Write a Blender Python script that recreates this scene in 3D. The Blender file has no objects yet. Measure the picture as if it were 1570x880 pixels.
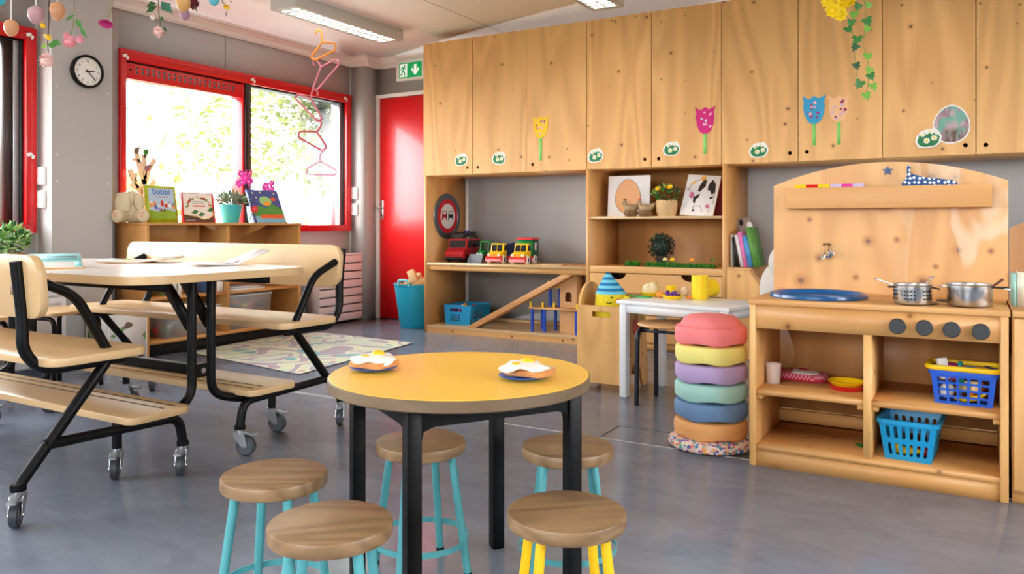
SKY_STRENGTH, EXPOSURE = 8.0, 1.15
import bpy, bmesh, math, random
from mathutils import Matrix, Vector
C = bpy.context.scene.collection
PI = math.pi
R = math.radians
rnd = random.Random(7)

# ---- the camera of the photograph: points on real planes of the room are found through it
FL, CX, HY, EYE, YAW = 1211.0, 785.0, 345.0, 0.87, 30.4
SN, CS = math.sin(R(YAW)), math.cos(R(YAW))
def ray(px):
    a = (px - CX) / FL
    return (-SN + a * CS, CS + a * SN)
def onZ(px, py, z=0.0):
    d = FL * (EYE - z) / (py - HY); r = ray(px); return Vector((r[0] * d, r[1] * d, z))
def onY(px, py, Y):
    r = ray(px); d = Y / r[1]; return Vector((r[0] * d, Y, EYE - (py - HY) * d / FL))
def onX(px, py, X):
    r = ray(px); d = X / r[0]; return Vector((X, r[1] * d, EYE - (py - HY) * d / FL))
def atD(px, py, d):
    r = ray(px); return Vector((r[0] * d, r[1] * d, EYE - (py - HY) * d / FL))

# ------------------------------------------------------------------ materials
def lin(c):
    return tuple((v / 12.92 if v <= .04045 else ((v + .055) / 1.055) ** 2.4) for v in [x / 255 for x in c]) + (1,)
_mats = {}
def mat(name, rgb, rough=.5, metal=0., bump=0., bscale=60., var=0., vscale=8., spec=.5, emit=0., alpha=1., trans=0., sub=0., coat=0.):
    if name in _mats: return _mats[name]
    m = bpy.data.materials.new(name); m.use_nodes = True
    nt = m.node_tree; b = nt.nodes['Principled BSDF']
    b.inputs['Base Color'].default_value = lin(rgb)
    b.inputs['Roughness'].default_value = rough
    b.inputs['Metallic'].default_value = metal
    b.inputs['Specular IOR Level'].default_value = spec
    b.inputs['Coat Weight'].default_value = coat
    if emit:
        b.inputs['Emission Color'].default_value = lin(rgb); b.inputs['Emission Strength'].default_value = emit
    if trans: b.inputs['Transmission Weight'].default_value = trans
    if alpha < 1: b.inputs['Alpha'].default_value = alpha
    if bump or var:
        tc = nt.nodes.new('ShaderNodeTexCoord')
    if var:
        n = nt.nodes.new('ShaderNodeTexNoise'); n.inputs['Scale'].default_value = vscale; n.inputs['Detail'].default_value = 4
        nt.links.new(tc.outputs['Object'], n.inputs['Vector'])
        mr = nt.nodes.new('ShaderNodeMapRange'); mr.inputs['To Min'].default_value = 1 - var; mr.inputs['To Max'].default_value = 1 + var
        nt.links.new(n.outputs['Fac'], mr.inputs['Value'])
        mx = nt.nodes.new('ShaderNodeMix'); mx.data_type = 'RGBA'; mx.blend_type = 'MULTIPLY'; mx.inputs[0].default_value = 1
        mx.inputs[6].default_value = lin(rgb); nt.links.new(mr.outputs[0], mx.inputs[7])
        nt.links.new(mx.outputs[2], b.inputs['Base Color'])
    if bump:
        n2 = nt.nodes.new('ShaderNodeTexNoise'); n2.inputs['Scale'].default_value = bscale; n2.inputs['Detail'].default_value = 3
        nt.links.new(tc.outputs['Object'], n2.inputs['Vector'])
        bp = nt.nodes.new('ShaderNodeBump'); bp.inputs['Strength'].default_value = bump; bp.inputs['Distance'].default_value = .01
        nt.links.new(n2.outputs['Fac'], bp.inputs['Height']); nt.links.new(bp.outputs[0], b.inputs['Normal'])
    _mats[name] = m
    return m

class NT:
    """small node-tree writer"""
    def __init__(s, name):
        s.m = bpy.data.materials.new(name); s.m.use_nodes = True; s.t = s.m.node_tree; s.b = s.t.nodes['Principled BSDF']
    def n(s, t, **k):
        x = s.t.nodes.new(t)
        for a, v in k.items(): setattr(x, a, v)
        return x
    def l(s, a, b): s.t.links.new(a, b)
    def math(s, op, a, b=None, clamp=False):
        x = s.n('ShaderNodeMath', operation=op, use_clamp=clamp)
        for i, v in enumerate((a, b)):
            if v is None: continue
            if isinstance(v, (int, float)): x.inputs[i].default_value = v
            else: s.l(v, x.inputs[i])
        return x.outputs[0]
    def ramp(s, v, lo, hi, a=0., b=1., smooth=True):
        x = s.n('ShaderNodeMapRange', interpolation_type='SMOOTHSTEP' if smooth else 'LINEAR')
        x.inputs['From Min'].default_value = lo; x.inputs['From Max'].default_value = hi
        x.inputs['To Min'].default_value = a; x.inputs['To Max'].default_value = b
        s.l(v, x.inputs['Value']); return x.outputs[0]
    def mix(s, f, a, b, blend='MIX'):
        x = s.n('ShaderNodeMix', data_type='RGBA', blend_type=blend)
        for i, v in ((0, f), (6, a), (7, b)):
            if isinstance(v, (int, float)): x.inputs[i].default_value = v
            elif isinstance(v, tuple): x.inputs[i].default_value = v
            else: s.l(v, x.inputs[i])
        return x.outputs[2]
    def noise(s, vec, scale, detail=3., rough=.5, dist=0.):
        x = s.n('ShaderNodeTexNoise'); x.inputs['Scale'].default_value = scale; x.inputs['Detail'].default_value = detail
        x.inputs['Roughness'].default_value = rough; x.inputs['Distortion'].default_value = dist; s.l(vec, x.inputs['Vector']); return x.outputs['Fac']
    def map(s, vec, scale=(1, 1, 1), loc=(0, 0, 0)):
        x = s.n('ShaderNodeMapping'); x.inputs['Scale'].default_value = scale; x.inputs['Location'].default_value = loc
        s.l(vec, x.inputs['Vector']); return x.outputs[0]
    def objvec(s, shift=7.):
        tc = s.n('ShaderNodeTexCoord'); oi = s.n('ShaderNodeObjectInfo')
        v = s.n('ShaderNodeVectorMath', operation='ADD'); w = s.n('ShaderNodeCombineXYZ')
        k = s.math('MULTIPLY', oi.outputs['Random'], shift)
        for i in range(3): s.l(k, w.inputs[i])
        s.l(tc.outputs['Object'], v.inputs[0]); s.l(w.outputs[0], v.inputs[1]); return v.outputs[0]

def wood(name, base, dark, axis='z', rings=7., ring_amt=.5, knots=0., kscale=5., kcol=(92, 58, 30), rough=.45, fibre=.25, size=1., wash=0., shift=7., halo=.5, kmin=.08):
    """plywood / plank: contour grain along an axis, fibres, round knots"""
    if name in _mats: return _mats[name]
    t = NT(name); v = t.objvec(shift)
    st = {'x': (.16, 1, 1), 'y': (1, .16, 1), 'z': (1, 1, .16)}[axis]
    g = t.map(v, tuple(q * size for q in st))
    n = t.noise(g, 3.2, 1.5, .4, .3)
    p = t.math('PINGPONG', t.math('MULTIPLY', n, rings), .5)
    ring = t.math('MULTIPLY', t.ramp(p, .0, .5), ring_amt)
    ff = {'x': (2, 120, 120), 'y': (120, 2, 120), 'z': (120, 120, 2)}[axis]
    f = t.noise(t.map(v, ff), 1.0, 2.)
    big = t.noise(g, 1.1, 2.)
    fac = t.math('ADD', ring, t.math('MULTIPLY', t.math('SUBTRACT', f, .5), fibre))
    fac = t.math('ADD', fac, t.math('MULTIPLY', t.math('SUBTRACT', big, .5), .5), True)
    col = t.mix(fac, lin(base), lin(dark))
    if knots:
        sp = t.n('ShaderNodeSeparateXYZ'); t.l(v, sp.inputs[0]); cb = t.n('ShaderNodeCombineXYZ')
        o0, o1, o2 = sp.outputs
        pa, pb = (t.math('ADD', o0, o1), o2) if axis == 'z' else (o0, t.math('ADD', o1, o2)) if axis == 'x' else (o1, t.math('ADD', o0, o2))
        t.l(pa, cb.inputs[0]); t.l(pb, cb.inputs[1])
        vo = t.n('ShaderNodeTexVoronoi', feature='F1', voronoi_dimensions='2D'); vo.inputs['Scale'].default_value = kscale
        t.l(cb.outputs[0], vo.inputs['Vector'])
        sc_ = t.n('ShaderNodeSeparateColor'); t.l(vo.outputs['Color'], sc_.inputs[0])
        d = t.math('DIVIDE', vo.outputs['Distance'], t.ramp(sc_.outputs[0], .25 if kmin < .2 else 0., 1., kmin, 1.15))
        col = t.mix(t.ramp(d, knots * 1.0, knots * 3.0, halo, 0.), col, lin(dark))
        col = t.mix(t.ramp(d, knots * .55, knots * 1.1, .92, 0.), col, lin(kcol))
    if wash:
        w = t.noise(t.map(v, (1, 1, .35)), 5.5, 1.5, .5, 1.2)
        sx = t.n('ShaderNodeSeparateXYZ'); tc = t.n('ShaderNodeTexCoord'); t.l(tc.outputs['Object'], sx.inputs[0])
        m = t.math('MULTIPLY', t.ramp(w, .54, .6), t.ramp(sx.outputs[0], -.05, .35, .0, wash))
        col = t.mix(m, col, lin((236, 214, 184)))
    t.l(col, t.b.inputs['Base Color']); t.b.inputs['Roughness'].default_value = rough
    bp = t.n('ShaderNodeBump'); bp.inputs['Strength'].default_value = .08; bp.inputs['Distance'].default_value = .003
    t.l(f, bp.inputs['Height']); t.l(bp.outputs[0], t.b.inputs['Normal'])
    _mats[name] = t.m
    return t.m

# ------------------------------------------------------------------ mesh builder
class M:
    def __init__(s, local=False):
        s.bm = bmesh.new(); s.mats = []; s.local = local; s.X = Matrix.Identity(4)
    def mi(s, m):
        if m not in s.mats: s.mats.append(m)
        return s.mats.index(m)
    def _v(s, co): return s.bm.verts.new(s.X @ Vector(co))
    def _fin(s, faces, m):
        i = s.mi(m)
        for f in faces: f.material_index = i
    def box(s, x0, x1, y0, y1, z0, z1, m, bev=0., seg=2):
        if x0 > x1: x0, x1 = x1, x0
        if y0 > y1: y0, y1 = y1, y0
        if z0 > z1: z0, z1 = z1, z0
        v = [s._v((x, y, z)) for z in (z0, z1) for y in (y0, y1) for x in (x0, x1)]
        q = [(0, 2, 3, 1), (4, 5, 7, 6), (0, 1, 5, 4), (2, 6, 7, 3), (0, 4, 6, 2), (1, 3, 7, 5)]
        fs = [s.bm.faces.new([v[i] for i in a]) for a in q]
        s._fin(fs, m)
        if bev: s._bev(fs, bev, seg, m)
        return s
    def _bev(s, fs, bev, seg, m):
        es = list({e for f in fs for e in f.edges})
        r = bmesh.ops.bevel(s.bm, geom=es, offset=bev, segments=seg, affect='EDGES', profile=.5, clamp_overlap=True)
        s._fin(r['faces'], m)
    def cbox(s, c, size, m, rot=None, bev=0.):
        o = s.X; s.X = o @ Matrix.Translation(c) @ (rot.to_4x4() if rot else Matrix.Identity(4))
        s.box(-size[0] / 2, size[0] / 2, -size[1] / 2, size[1] / 2, -size[2] / 2, size[2] / 2, m, bev); s.X = o; return s
    def bar(s, a, b, w, h, m, bev=0., up=(0, 0, 1)):
        """rectangular bar from a to b; w across, h along 'up'"""
        a, b = Vector(a), Vector(b); d = b - a; L = d.length; d.normalize()
        u = Vector(up); x = d.cross(u)
        if x.length < 1e-4: x = d.cross(Vector((1, 0, 0)))
        x.normalize(); u = x.cross(d)
        rot = Matrix((x, d, u)).transposed()
        return s.cbox((a + b) / 2, (w, L, h), m, rot, bev)
    def prism(s, pts, ax, a, b, m, holes=(), bev=0., mside=None):
        """polygon given in the two remaining axes (x,y / x,z / y,z), extruded along ax from a to b"""
        def co(p, h):
            return {'z': (p[0], p[1], h), 'y': (p[0], h, p[1]), 'x': (h, p[0], p[1])}[ax]
        loops = [list(pts)] + [list(h) for h in holes]
        if not holes:
            va = [s._v(co(p, a)) for p in pts]; vb = [s._v(co(p, b)) for p in pts]
            fs = [s.bm.faces.new(va), s.bm.faces.new(vb[::-1])]
            sd = []
            n = len(pts)
            for i in range(n):
                sd.append(s.bm.faces.new((va[i], vb[i], vb[(i + 1) % n], va[(i + 1) % n])))
            s._fin(fs, m); s._fin(sd, mside or m)
            bmesh.ops.recalc_face_normals(s.bm, faces=fs + sd)
            if bev:
                es = list({e for f in fs for e in f.edges})
                r = bmesh.ops.bevel(s.bm, geom=es, offset=bev, segments=2, affect='EDGES', profile=.5, clamp_overlap=True)
                s._fin(r['faces'], mside or m)
            return s
        tb = bmesh.new(); es = []; idx = {}
        for lp in loops:
            vs = [tb.verts.new((p[0], p[1], 0)) for p in lp]
            for i, v in enumerate(vs): es.append(tb.edges.new((v, vs[(i + 1) % len(vs)])))
        bmesh.ops.triangle_fill(tb, use_beauty=True, use_dissolve=False, edges=es)
        tb.verts.index_update()
        fa = []; va = {}; vb = {}
        for v in tb.verts:
            va[v.index] = s._v(co(v.co, a)); vb[v.index] = s._v(co(v.co, b))
        for f in tb.faces:
            ids = [v.index for v in f.verts]
            fa.append(s.bm.faces.new([va[i] for i in ids])); fa.append(s.bm.faces.new([vb[i] for i in ids[::-1]]))
        s._fin(fa, m); sd = []
        for e in es:
            if e.is_valid:
                i, j = e.verts[0].index, e.verts[1].index
                sd.append(s.bm.faces.new((va[i], va[j], vb[j], vb[i])))
        s._fin(sd, mside or m); tb.free()
        bmesh.ops.recalc_face_normals(s.bm, faces=fa + sd)
        return s
    def tube(s, pts, r, m, seg=10, closed=False, cap=True, flat=None):
        pts = [Vector(p) for p in pts]; n = len(pts)
        rs = r if isinstance(r, (list, tuple)) else [r] * n
        tan = []
        for i in range(n):
            if closed: d = pts[(i + 1) % n] - pts[i - 1]
            else: d = pts[min(i + 1, n - 1)] - pts[max(i - 1, 0)]
            tan.append(d.normalized())
        t0 = tan[0]; ref = Vector((0, 0, 1)) if abs(t0.z) < .9 else Vector((1, 0, 0))
        x = t0.cross(ref).normalized(); rings = []
        for i in range(n):
            t = tan[i]; x = (x - t * x.dot(t)).normalized(); y = t.cross(x)
            fx, fy = flat or (1, 1)
            rings.append([s._v(pts[i] + (x * math.cos(2 * PI * k / seg) * fx + y * math.sin(2 * PI * k / seg) * fy) * rs[i]) for k in range(seg)])
        fs = []
        for i in range(n if closed else n - 1):
            A, B = rings[i], rings[(i + 1) % n]
            for k in range(seg):
                fs.append(s.bm.faces.new((A[k], A[(k + 1) % seg], B[(k + 1) % seg], B[k])))
        if cap and not closed:
            fs.append(s.bm.faces.new(rings[0][::-1])); fs.append(s.bm.faces.new(rings[-1]))
        s._fin(fs, m); bmesh.ops.recalc_face_normals(s.bm, faces=fs)
        return s
    def lathe(s, prof, m, seg=32, c=(0, 0, 0), ax=None, wob=None, mats=None):
        """profile [(r,z)] turned about z at c; ax = rotation matrix; wob(ang, i) -> (dr, dz)"""
        o = s.X; s.X = o @ Matrix.Translation(c) @ (ax.to_4x4() if ax else Matrix.Identity(4))
        rings = []
        for i, (r, z) in enumerate(prof):
            if r < 1e-6: rings.append([s._v((0, 0, z))]); continue
            ring = []
            for k in range(seg):
                a = 2 * PI * k / seg; dr, dz = wob(a, i) if wob else (0, 0)
                ring.append(s._v(((r + dr) * math.cos(a), (r + dr) * math.sin(a), z + dz)))
            rings.append(ring)
        al = []
        for i in range(len(rings) - 1):
            A, B = rings[i], rings[i + 1]; fs = []
            for k in range(seg):
                k2 = (k + 1) % seg
                if len(A) == 1 and len(B) == 1: continue
                if len(A) == 1: fs.append(s.bm.faces.new((A[0], B[k2], B[k])))
                elif len(B) == 1: fs.append(s.bm.faces.new((A[k], A[k2], B[0])))
                else: fs.append(s.bm.faces.new((A[k], A[k2], B[k2], B[k])))
            s._fin(fs, mats[i] if mats else m); al += fs
        bmesh.ops.recalc_face_normals(s.bm, faces=al)
        s.X = o; return s
    def cyl(s, c, r, h, m, seg=24, ax=None, bev=0., r2=None):
        r2 = r if r2 is None else r2
        if bev: p = [(0, 0), (r - bev, 0), (r, bev), (r2, h - bev), (r2 - bev, h), (0, h)]
        else: p = [(0, 0), (r, 0), (r2, h), (0, h)]
        return s.lathe(p, m, seg, c, ax)
    def ell(s, c, rad, m, seg=16, rings=10, rot=None, f=None):
        o = s.X; s.X = o @ Matrix.Translation(c) @ (rot.to_4x4() if rot else Matrix.Identity(4)) @ Matrix.Diagonal((rad[0], rad[1], rad[2], 1))
        p = [(math.sin(PI * i / rings), -math.cos(PI * i / rings)) for i in range(rings + 1)]
        p[0] = (0, -1); p[-1] = (0, 1)
        if f: p = [(r * f(z), z) for r, z in p]
        s.lathe(p, m, seg); s.X = o; return s
    def quad(s, pts, m):
        f = s.bm.faces.new([s._v(p) for p in pts]); s._fin([f], m); return s
    def leaf(s, c, d, up, L, w, m, fold=.25):
        """one folded pointed leaf from c along d"""
        c, d, up = Vector(c), Vector(d).normalized(), Vector(up)
        x = d.cross(up)
        if x.length < 1e-3: x = d.cross(Vector((1, .3, 0)))
        x.normalize(); u = x.cross(d)
        a = s._v(c); b = s._v(c + d * L); l = s._v(c + d * L * .45 + x * w + u * w * fold); r = s._v(c + d * L * .45 - x * w + u * w * fold); q = s._v(c + d * L * .5)
        s._fin([s.bm.faces.new((a, l, q)), s.bm.faces.new((l, b, q)), s.bm.faces.new((q, b, r)), s.bm.faces.new((a, q, r))], m); return s
    def leaves(s, n, c, rad, L, w, ms, up=.4, shell=.5, rn=rnd):
        c = Vector(c)
        for i in range(n):
            while True:
                p = Vector((rn.uniform(-1, 1), rn.uniform(-1, 1), rn.uniform(-1, 1)))
                if shell <= p.length <= 1: break
            d = (p.normalized() + Vector((rn.uniform(-1, 1), rn.uniform(-1, 1), rn.uniform(-.5, 1))) * .7 + Vector((0, 0, up)))
            s.leaf(c + Vector((p.x * rad[0], p.y * rad[1], p.z * rad[2])), d, (rn.uniform(-1, 1), rn.uniform(-1, 1), 1), L * rn.uniform(.7, 1.3), w * rn.uniform(.7, 1.3), rn.choice(ms))
        return s
    def flower(s, c, nrm, r, n, mp, mc, w=.42, cup=.25, layers=1):
        c, z = Vector(c), Vector(nrm).normalized()
        x = z.orthogonal().normalized(); y = z.cross(x)
        for l in range(layers):
            rr = r * (1 - .25 * l)
            for k in range(n):
                a = 2 * PI * (k + .5 * l) / n; d = x * math.cos(a) + y * math.sin(a)
                s.leaf(c, d + z * (cup + .35 * l), z, rr, rr * w, mp, .3)
        q = z.to_track_quat('Z', 'Y').to_matrix()
        s.ell(c + z * r * .08, (r * .25, r * .25, r * .16), mc, 8, 5, q); return s
    def text(s, txt, size, m, X, depth=.0006, align='CENTER'):
        cu = bpy.data.curves.new('t', 'FONT'); cu.body = txt; cu.size = size; cu.align_x = align; cu.extrude = depth; cu.resolution_u = 3
        o = bpy.data.objects.new('t', cu); C.objects.link(o)
        dg = bpy.context.evaluated_depsgraph_get(); me = o.evaluated_get(dg).to_mesh()
        vs = [s._v((X @ v.co.to_4d()).to_3d()) for v in me.vertices]; fs = []
        for p in me.polygons:
            try: fs.append(s.bm.faces.new([vs[i] for i in p.vertices]))
            except ValueError: pass
        s._fin(fs, m); o.evaluated_get(dg).to_mesh_clear(); bpy.data.objects.remove(o); bpy.data.curves.remove(cu); return s
    def obj(s, name, parent=None, sharp=35, label=None, cat=None, group=None, kind=None, loc=None):
        for e in s.bm.edges:
            if len(e.link_faces) == 2:
                try: a = e.calc_face_angle()
                except ValueError: a = 0
                e.smooth = a < R(sharp)
        for f in s.bm.faces: f.smooth = True
        me = bpy.data.meshes.new(name)
        off = Vector((0, 0, 0))
        if not s.local:
            if parent:
                p = parent
                while p: off += p.location; p = p.parent
            elif s.bm.verts:
                xs = [v.co for v in s.bm.verts]
                if loc: off = Vector(loc)
                else: off = Vector(((min(v.x for v in xs) + max(v.x for v in xs)) / 2, (min(v.y for v in xs) + max(v.y for v in xs)) / 2, min(v.z for v in xs)))
            bmesh.ops.translate(s.bm, vec=-off, verts=s.bm.verts)
        s.bm.to_mesh(me); s.bm.free()
        for m in s.mats: me.materials.append(m)
        o = bpy.data.objects.new(name, me); C.objects.link(o)
        if parent: o.parent = parent
        elif not s.local: o.location = off
        if label: o['label'] = label
        if cat: o['category'] = cat
        if group: o['group'] = group
        if kind: o['kind'] = kind
        return o

def thing(name, label, cat, loc=(0, 0, 0), rz=0., group=None):
    o = bpy.data.objects.new(name, None); C.objects.link(o); o.empty_display_size = .1
    o.location = loc; o.rotation_euler = (0, 0, rz); o['label'] = label; o['category'] = cat
    if group: o['group'] = group
    return o
def struct_root(name, loc=(0, 0, 0)):
    o = bpy.data.objects.new(name, None); C.objects.link(o); o.empty_display_size = .1; o.location = loc; o['kind'] = 'structure'; return o
def dup(root, loc, rz=None, label=None, group=None, scale=None):
    r = root.copy(); C.objects.link(r); r.location = loc
    if rz is not None: r.rotation_euler = (0, 0, rz)
    if label: r['label'] = label
    if group: r['group'] = group
    if scale: r.scale = (scale,) * 3
    for ch in list(root.children):
        c = ch.copy(); C.objects.link(c); c.parent = r
        for g in list(ch.children):
            d = g.copy(); C.objects.link(d); d.parent = c
    return r
def arc(cx, cy, r, a0, a1, n=10):
    return [(cx + r * math.cos(R(a0 + (a1 - a0) * i / n)), cy + r * math.sin(R(a0 + (a1 - a0) * i / n))) for i in range(n + 1)]
def circ(cx, cy, r, n=24, ry=None):
    return [(cx + r * math.cos(2 * PI * i / n), cy + (ry or r) * math.sin(2 * PI * i / n)) for i in range(n)]
def rrect(x0, x1, y0, y1, r, n=6):
    r = min(r, (x1 - x0) / 2 - 1e-5, (y1 - y0) / 2 - 1e-5)
    return arc(x1 - r, y0 + r, r, -90, 0, n) + arc(x1 - r, y1 - r, r, 0, 90, n) + arc(x0 + r, y1 - r, r, 90, 180, n) + arc(x0 + r, y0 + r, r, 180, 270, n)
def fillet(pts, r, n=6):
    """round the corners of a 3-D polyline"""
    pts = [Vector(p) for p in pts]; out = [pts[0]]
    for i in range(1, len(pts) - 1):
        p, a, b = pts[i], pts[i - 1], pts[i + 1]
        u, v = (a - p), (b - p); t = min(r, u.length * .49, v.length * .49)
        s0, s1 = p + u.normalized() * t, p + v.normalized() * t
        for k in range(n + 1):
            f = k / n; out.append(s0 * (1 - f) ** 2 + p * 2 * f * (1 - f) + s1 * f ** 2)
    out.append(pts[-1]); return out
RX = lambda a: Matrix.Rotation(R(a), 3, 'X')
RY = lambda a: Matrix.Rotation(R(a), 3, 'Y')
RZ = lambda a: Matrix.Rotation(R(a), 3, 'Z')

# ------------------------------------------------------------------ shared materials
PLY = wood('plywood', (232, 181, 113), (190, 132, 70), 'z', 8, .38, .042, 5.2, shift=9)
PLYX = wood('plywood_lying', (224, 172, 106), (186, 128, 66), 'x', 6, .36, .045, 5., shift=9)
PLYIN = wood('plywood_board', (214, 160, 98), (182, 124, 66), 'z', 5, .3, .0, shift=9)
PLYEDGE = wood('plywood_edge', (226, 182, 124), (198, 146, 88), 'x', 4, .25, 0, shift=3)
KIT = wood('pine_panel', (222, 170, 106), (188, 128, 68), 'z', 7, .42, .085, 6.5, (128, 88, 66), wash=.6, shift=0, halo=.8, kmin=.45)
KITX = wood('pine_board', (216, 162, 98), (182, 124, 66), 'x', 7, .4, .065, 5., (140, 92, 54), shift=9)
KITIN = wood('pine_shaded', (188, 136, 82), (150, 100, 54), 'z', 7, .5, .07, 5, (100, 62, 38), shift=9)  # pine darkened in colour for the shade inside the toy kitchen
BIRCH = wood('birch_board', (212, 178, 130), (184, 146, 98), 'x', 4, .25, 0, rough=.35, shift=4)
BIRCHTOP = mat('pale_laminate', (226, 217, 208), .22, var=.03, vscale=3)
BOOKWOOD = wood('beech_board', (206, 152, 88), (184, 126, 66), 'z', 4, .25, 0, shift=6)
BOOKWOODY = wood('beech_board_lying', (206, 152, 88), (184, 126, 66), 'y', 4, .25, 0, shift=6)
STOOLW = wood('mango_wood', (150, 119, 84), (98, 72, 46), 'x', 9, .5, 0, rough=.42, fibre=.5, size=2.2, shift=9)
BLACK = mat('black_powder_coat', (7, 7, 8), .42, spec=.22)
DARK = mat('dark_hole', (16, 13, 11), .8)
WHITE = mat('white_plastic', (238, 238, 236), .35)
PAPER = mat('white_paper', (240, 238, 232), .7)
STEEL = mat('brushed_steel', (200, 200, 200), .25, 1.)
CHROME = mat('chrome', (225, 225, 225), .12, 1.)
RED = mat('red_paint', (206, 8, 16), .3, coat=.2)
GREYP = mat('grey_plastic', (120, 126, 132), .4)
GREYD = mat('dark_grey_rubber', (66, 70, 76), .5)
WALLM = mat('grey_wall_paint', (182, 180, 178), .55, var=.02, vscale=3)
COVE = mat('white_coving', (232, 227, 222), .5)
CEIL = mat('white_ceiling_panel', (248, 244, 241), .6, var=.01)
ALU = mat('aluminium', (170, 172, 176), .35, .8)
GRN = [mat('leaf_green', (62, 128, 44), .5), mat('leaf_dark_green', (34, 88, 30), .5), mat('leaf_light_green', (128, 176, 70), .5)]
YEL = mat('yellow_plastic', (250, 208, 18), .35)
REDP = mat('red_plastic', (214, 24, 34), .35)
BLUEP = mat('blue_plastic', (28, 96, 214), .35)
GREENP = mat('green_plastic', (24, 140, 62), .4)
ORANGE = mat('orange_plastic', (246, 150, 40), .4)
PINK = mat('pink_plastic', (238, 120, 150), .4)
CYAN = mat('turquoise_plastic', (32, 176, 208), .4)
# ================================================================== the room
def floor_mat():
    t = NT('grey_blue_linoleum'); tc = t.n('ShaderNodeTexCoord'); v = tc.outputs['Object']
    a = t.noise(t.map(v, (1, 2.0, 1)), 3.2, 4, .6, .8); b = t.noise(t.map(v, (1, 1.6, 1)), 16, 3, .6, .6); c = t.noise(v, .8, 2)
    f = t.math('ADD', t.math('MULTIPLY', a, .7), t.math('MULTIPLY', b, .3))
    col = t.mix(t.ramp(f, .25, .75), lin((118, 127, 143)), lin((142, 151, 166)))
    col = t.mix(t.ramp(c, .35, .65, 0, .3), col, lin((118, 129, 150)))
    t.l(col, t.b.inputs['Base Color'])
    t.b.inputs['Roughness'].default_value = .23; t.b.inputs['Specular IOR Level'].default_value = .65
    return t.m
FLOORM = floor_mat()
SEAM = mat('pale_weld_seam', (190, 190, 192), .5); CRACK = mat('dark_floor_joint', (62, 62, 66), .7)
XL, XR, YF, YB, ZC = -5.0, 3.2, -2.7, 5.77, 2.42
f = M(); f.box(XL - .2, XR + .2, YF - .2, YB + .2, -.12, 0, FLOORM)
f.box(XL, XR, 2.965, 2.973, 0, .0008, SEAM); f.box(-3.4, -1.9, 2.985, 2.992, 0, .0008, SEAM)
f.box(-1.335, -1.329, 2.973, 3.19, 0, .0006, CRACK); f.box(-1.335, XR, 3.185, 3.19, 0, .0006, CRACK)
f.obj('floor', kind='structure', loc=(0, 0, 0))
c = M(); c.box(XL - .2, XR + .2, YF - .2, YB + .2, ZC, ZC + .15, CEIL)
c.box(-3.28, -3.275, YF, YB, ZC - .0012, ZC, SEAM); c.box(-1.08, -1.075, YF, YB, ZC - .0012, ZC, SEAM)
c.obj('ceiling', kind='structure', loc=(0, 0, ZC))

W1 = (.45, 2.71, .82, 2.075); W2 = (3.26, 5.55, .815, 2.068); W3 = (-2.3, .1, .82, 2.075)
def wall_x(name, x0, x1, wins):
    w = M(); y = YF - .2
    for (a, b, z0, z1) in sorted(wins):
        w.box(x0, x1, y, a, 0, ZC, WALLM); w.box(x0, x1, a, b, 0, z0, WALLM); w.box(x0, x1, a, b, z1, ZC, WALLM); y = b
    w.box(x0, x1, y, YB + .2, 0, ZC, WALLM)
    return w
LINE = mat('wall_panel_joint', (118, 116, 118), .7)
wl = wall_x('wall_left', XL - .2, XL, (W1, W2, W3))
for y in (4.141, 3.17): wl.box(XL, XL + .0015, y, y + .006, 2.075, ZC, LINE)
wl.obj('wall_left', kind='structure')
W4 = (.2, 3.4, .85, 2.1)
wall_x('wall_right', XR, XR + .2, (W4,)).obj('wall_right', kind='structure')
wb = M(); wb.box(XL, XR, YB, YB + .2, 0, ZC, WALLM)
for x in (-2.47, -.35): wb.box(x, x + .006, YB - .0015, YB, 0, ZC, LINE)
wb.obj('wall_back', kind='structure')
W5 = (-2.4, .8, .85, 2.1)
wf = M(); y0, y1 = YF - .2, YF
wf.box(XL, W5[0], y0, y1, 0, ZC, WALLM); wf.box(W5[1], XR, y0, y1, 0, ZC, WALLM)
wf.box(W5[0], W5[1], y0, y1, 0, W5[2], WALLM); wf.box(W5[0], W5[1], y0, y1, W5[3], ZC, WALLM)
wf.obj('wall_front', kind='structure')
# pillars of the window wall
for (a, b, x) in ((2.73, 3.12, -4.85), (5.57, YB, -4.845)):
    p = M(); p.box(XL, x, a, b, 0, ZC, WALLM)
    if a < 3:
        for z in (1.72, 1.30, 1.14, .55, .42):
            for yy in (a + .03, b - .03): p.cyl((x, yy, z), .006, .002, COVE, 8, RY(90))
    p.obj('wall_pillar', kind='structure')
# coving
def cove(pts_a, pts_b, nrm, name):
    a, b, n = Vector(pts_a), Vector(pts_b), Vector(nrm)
    k = M(); prof = [(0, -.09), (.018, -.09), (.03, -.075), (.03, -.05), (.06, -.02), (.075, -.018), (.075, 0), (0, 0)]
    va = [k._v(a + n * u + Vector((0, 0, v))) for u, v in prof]; vb = [k._v(b + n * u + Vector((0, 0, v))) for u, v in prof]
    fs = [k.bm.faces.new(va), k.bm.faces.new(vb[::-1])] + [k.bm.faces.new((va[i], vb[i], vb[(i + 1) % 8], va[(i + 1) % 8])) for i in range(8)]
    k._fin(fs, COVE); bmesh.ops.recalc_face_normals(k.bm, faces=fs); k.obj(name, kind='structure')
cove((XL, YF, ZC), (XL, 2.73, ZC), (1, 0, 0), 'trim_1'); cove((XL, 3.12, ZC), (XL, 5.57, ZC), (1, 0, 0), 'trim_2')
cove((-4.845, YB, ZC), (XR, YB, ZC), (0, -1, 0), 'trim_3')
cove((-4.845, 5.56, ZC), (-4.845, YB, ZC), (1, 0, 0), 'trim_4'); cove((XL, 5.57, ZC), (-4.77, 5.57, ZC), (0, -1, 0), 'trim_5')
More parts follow.
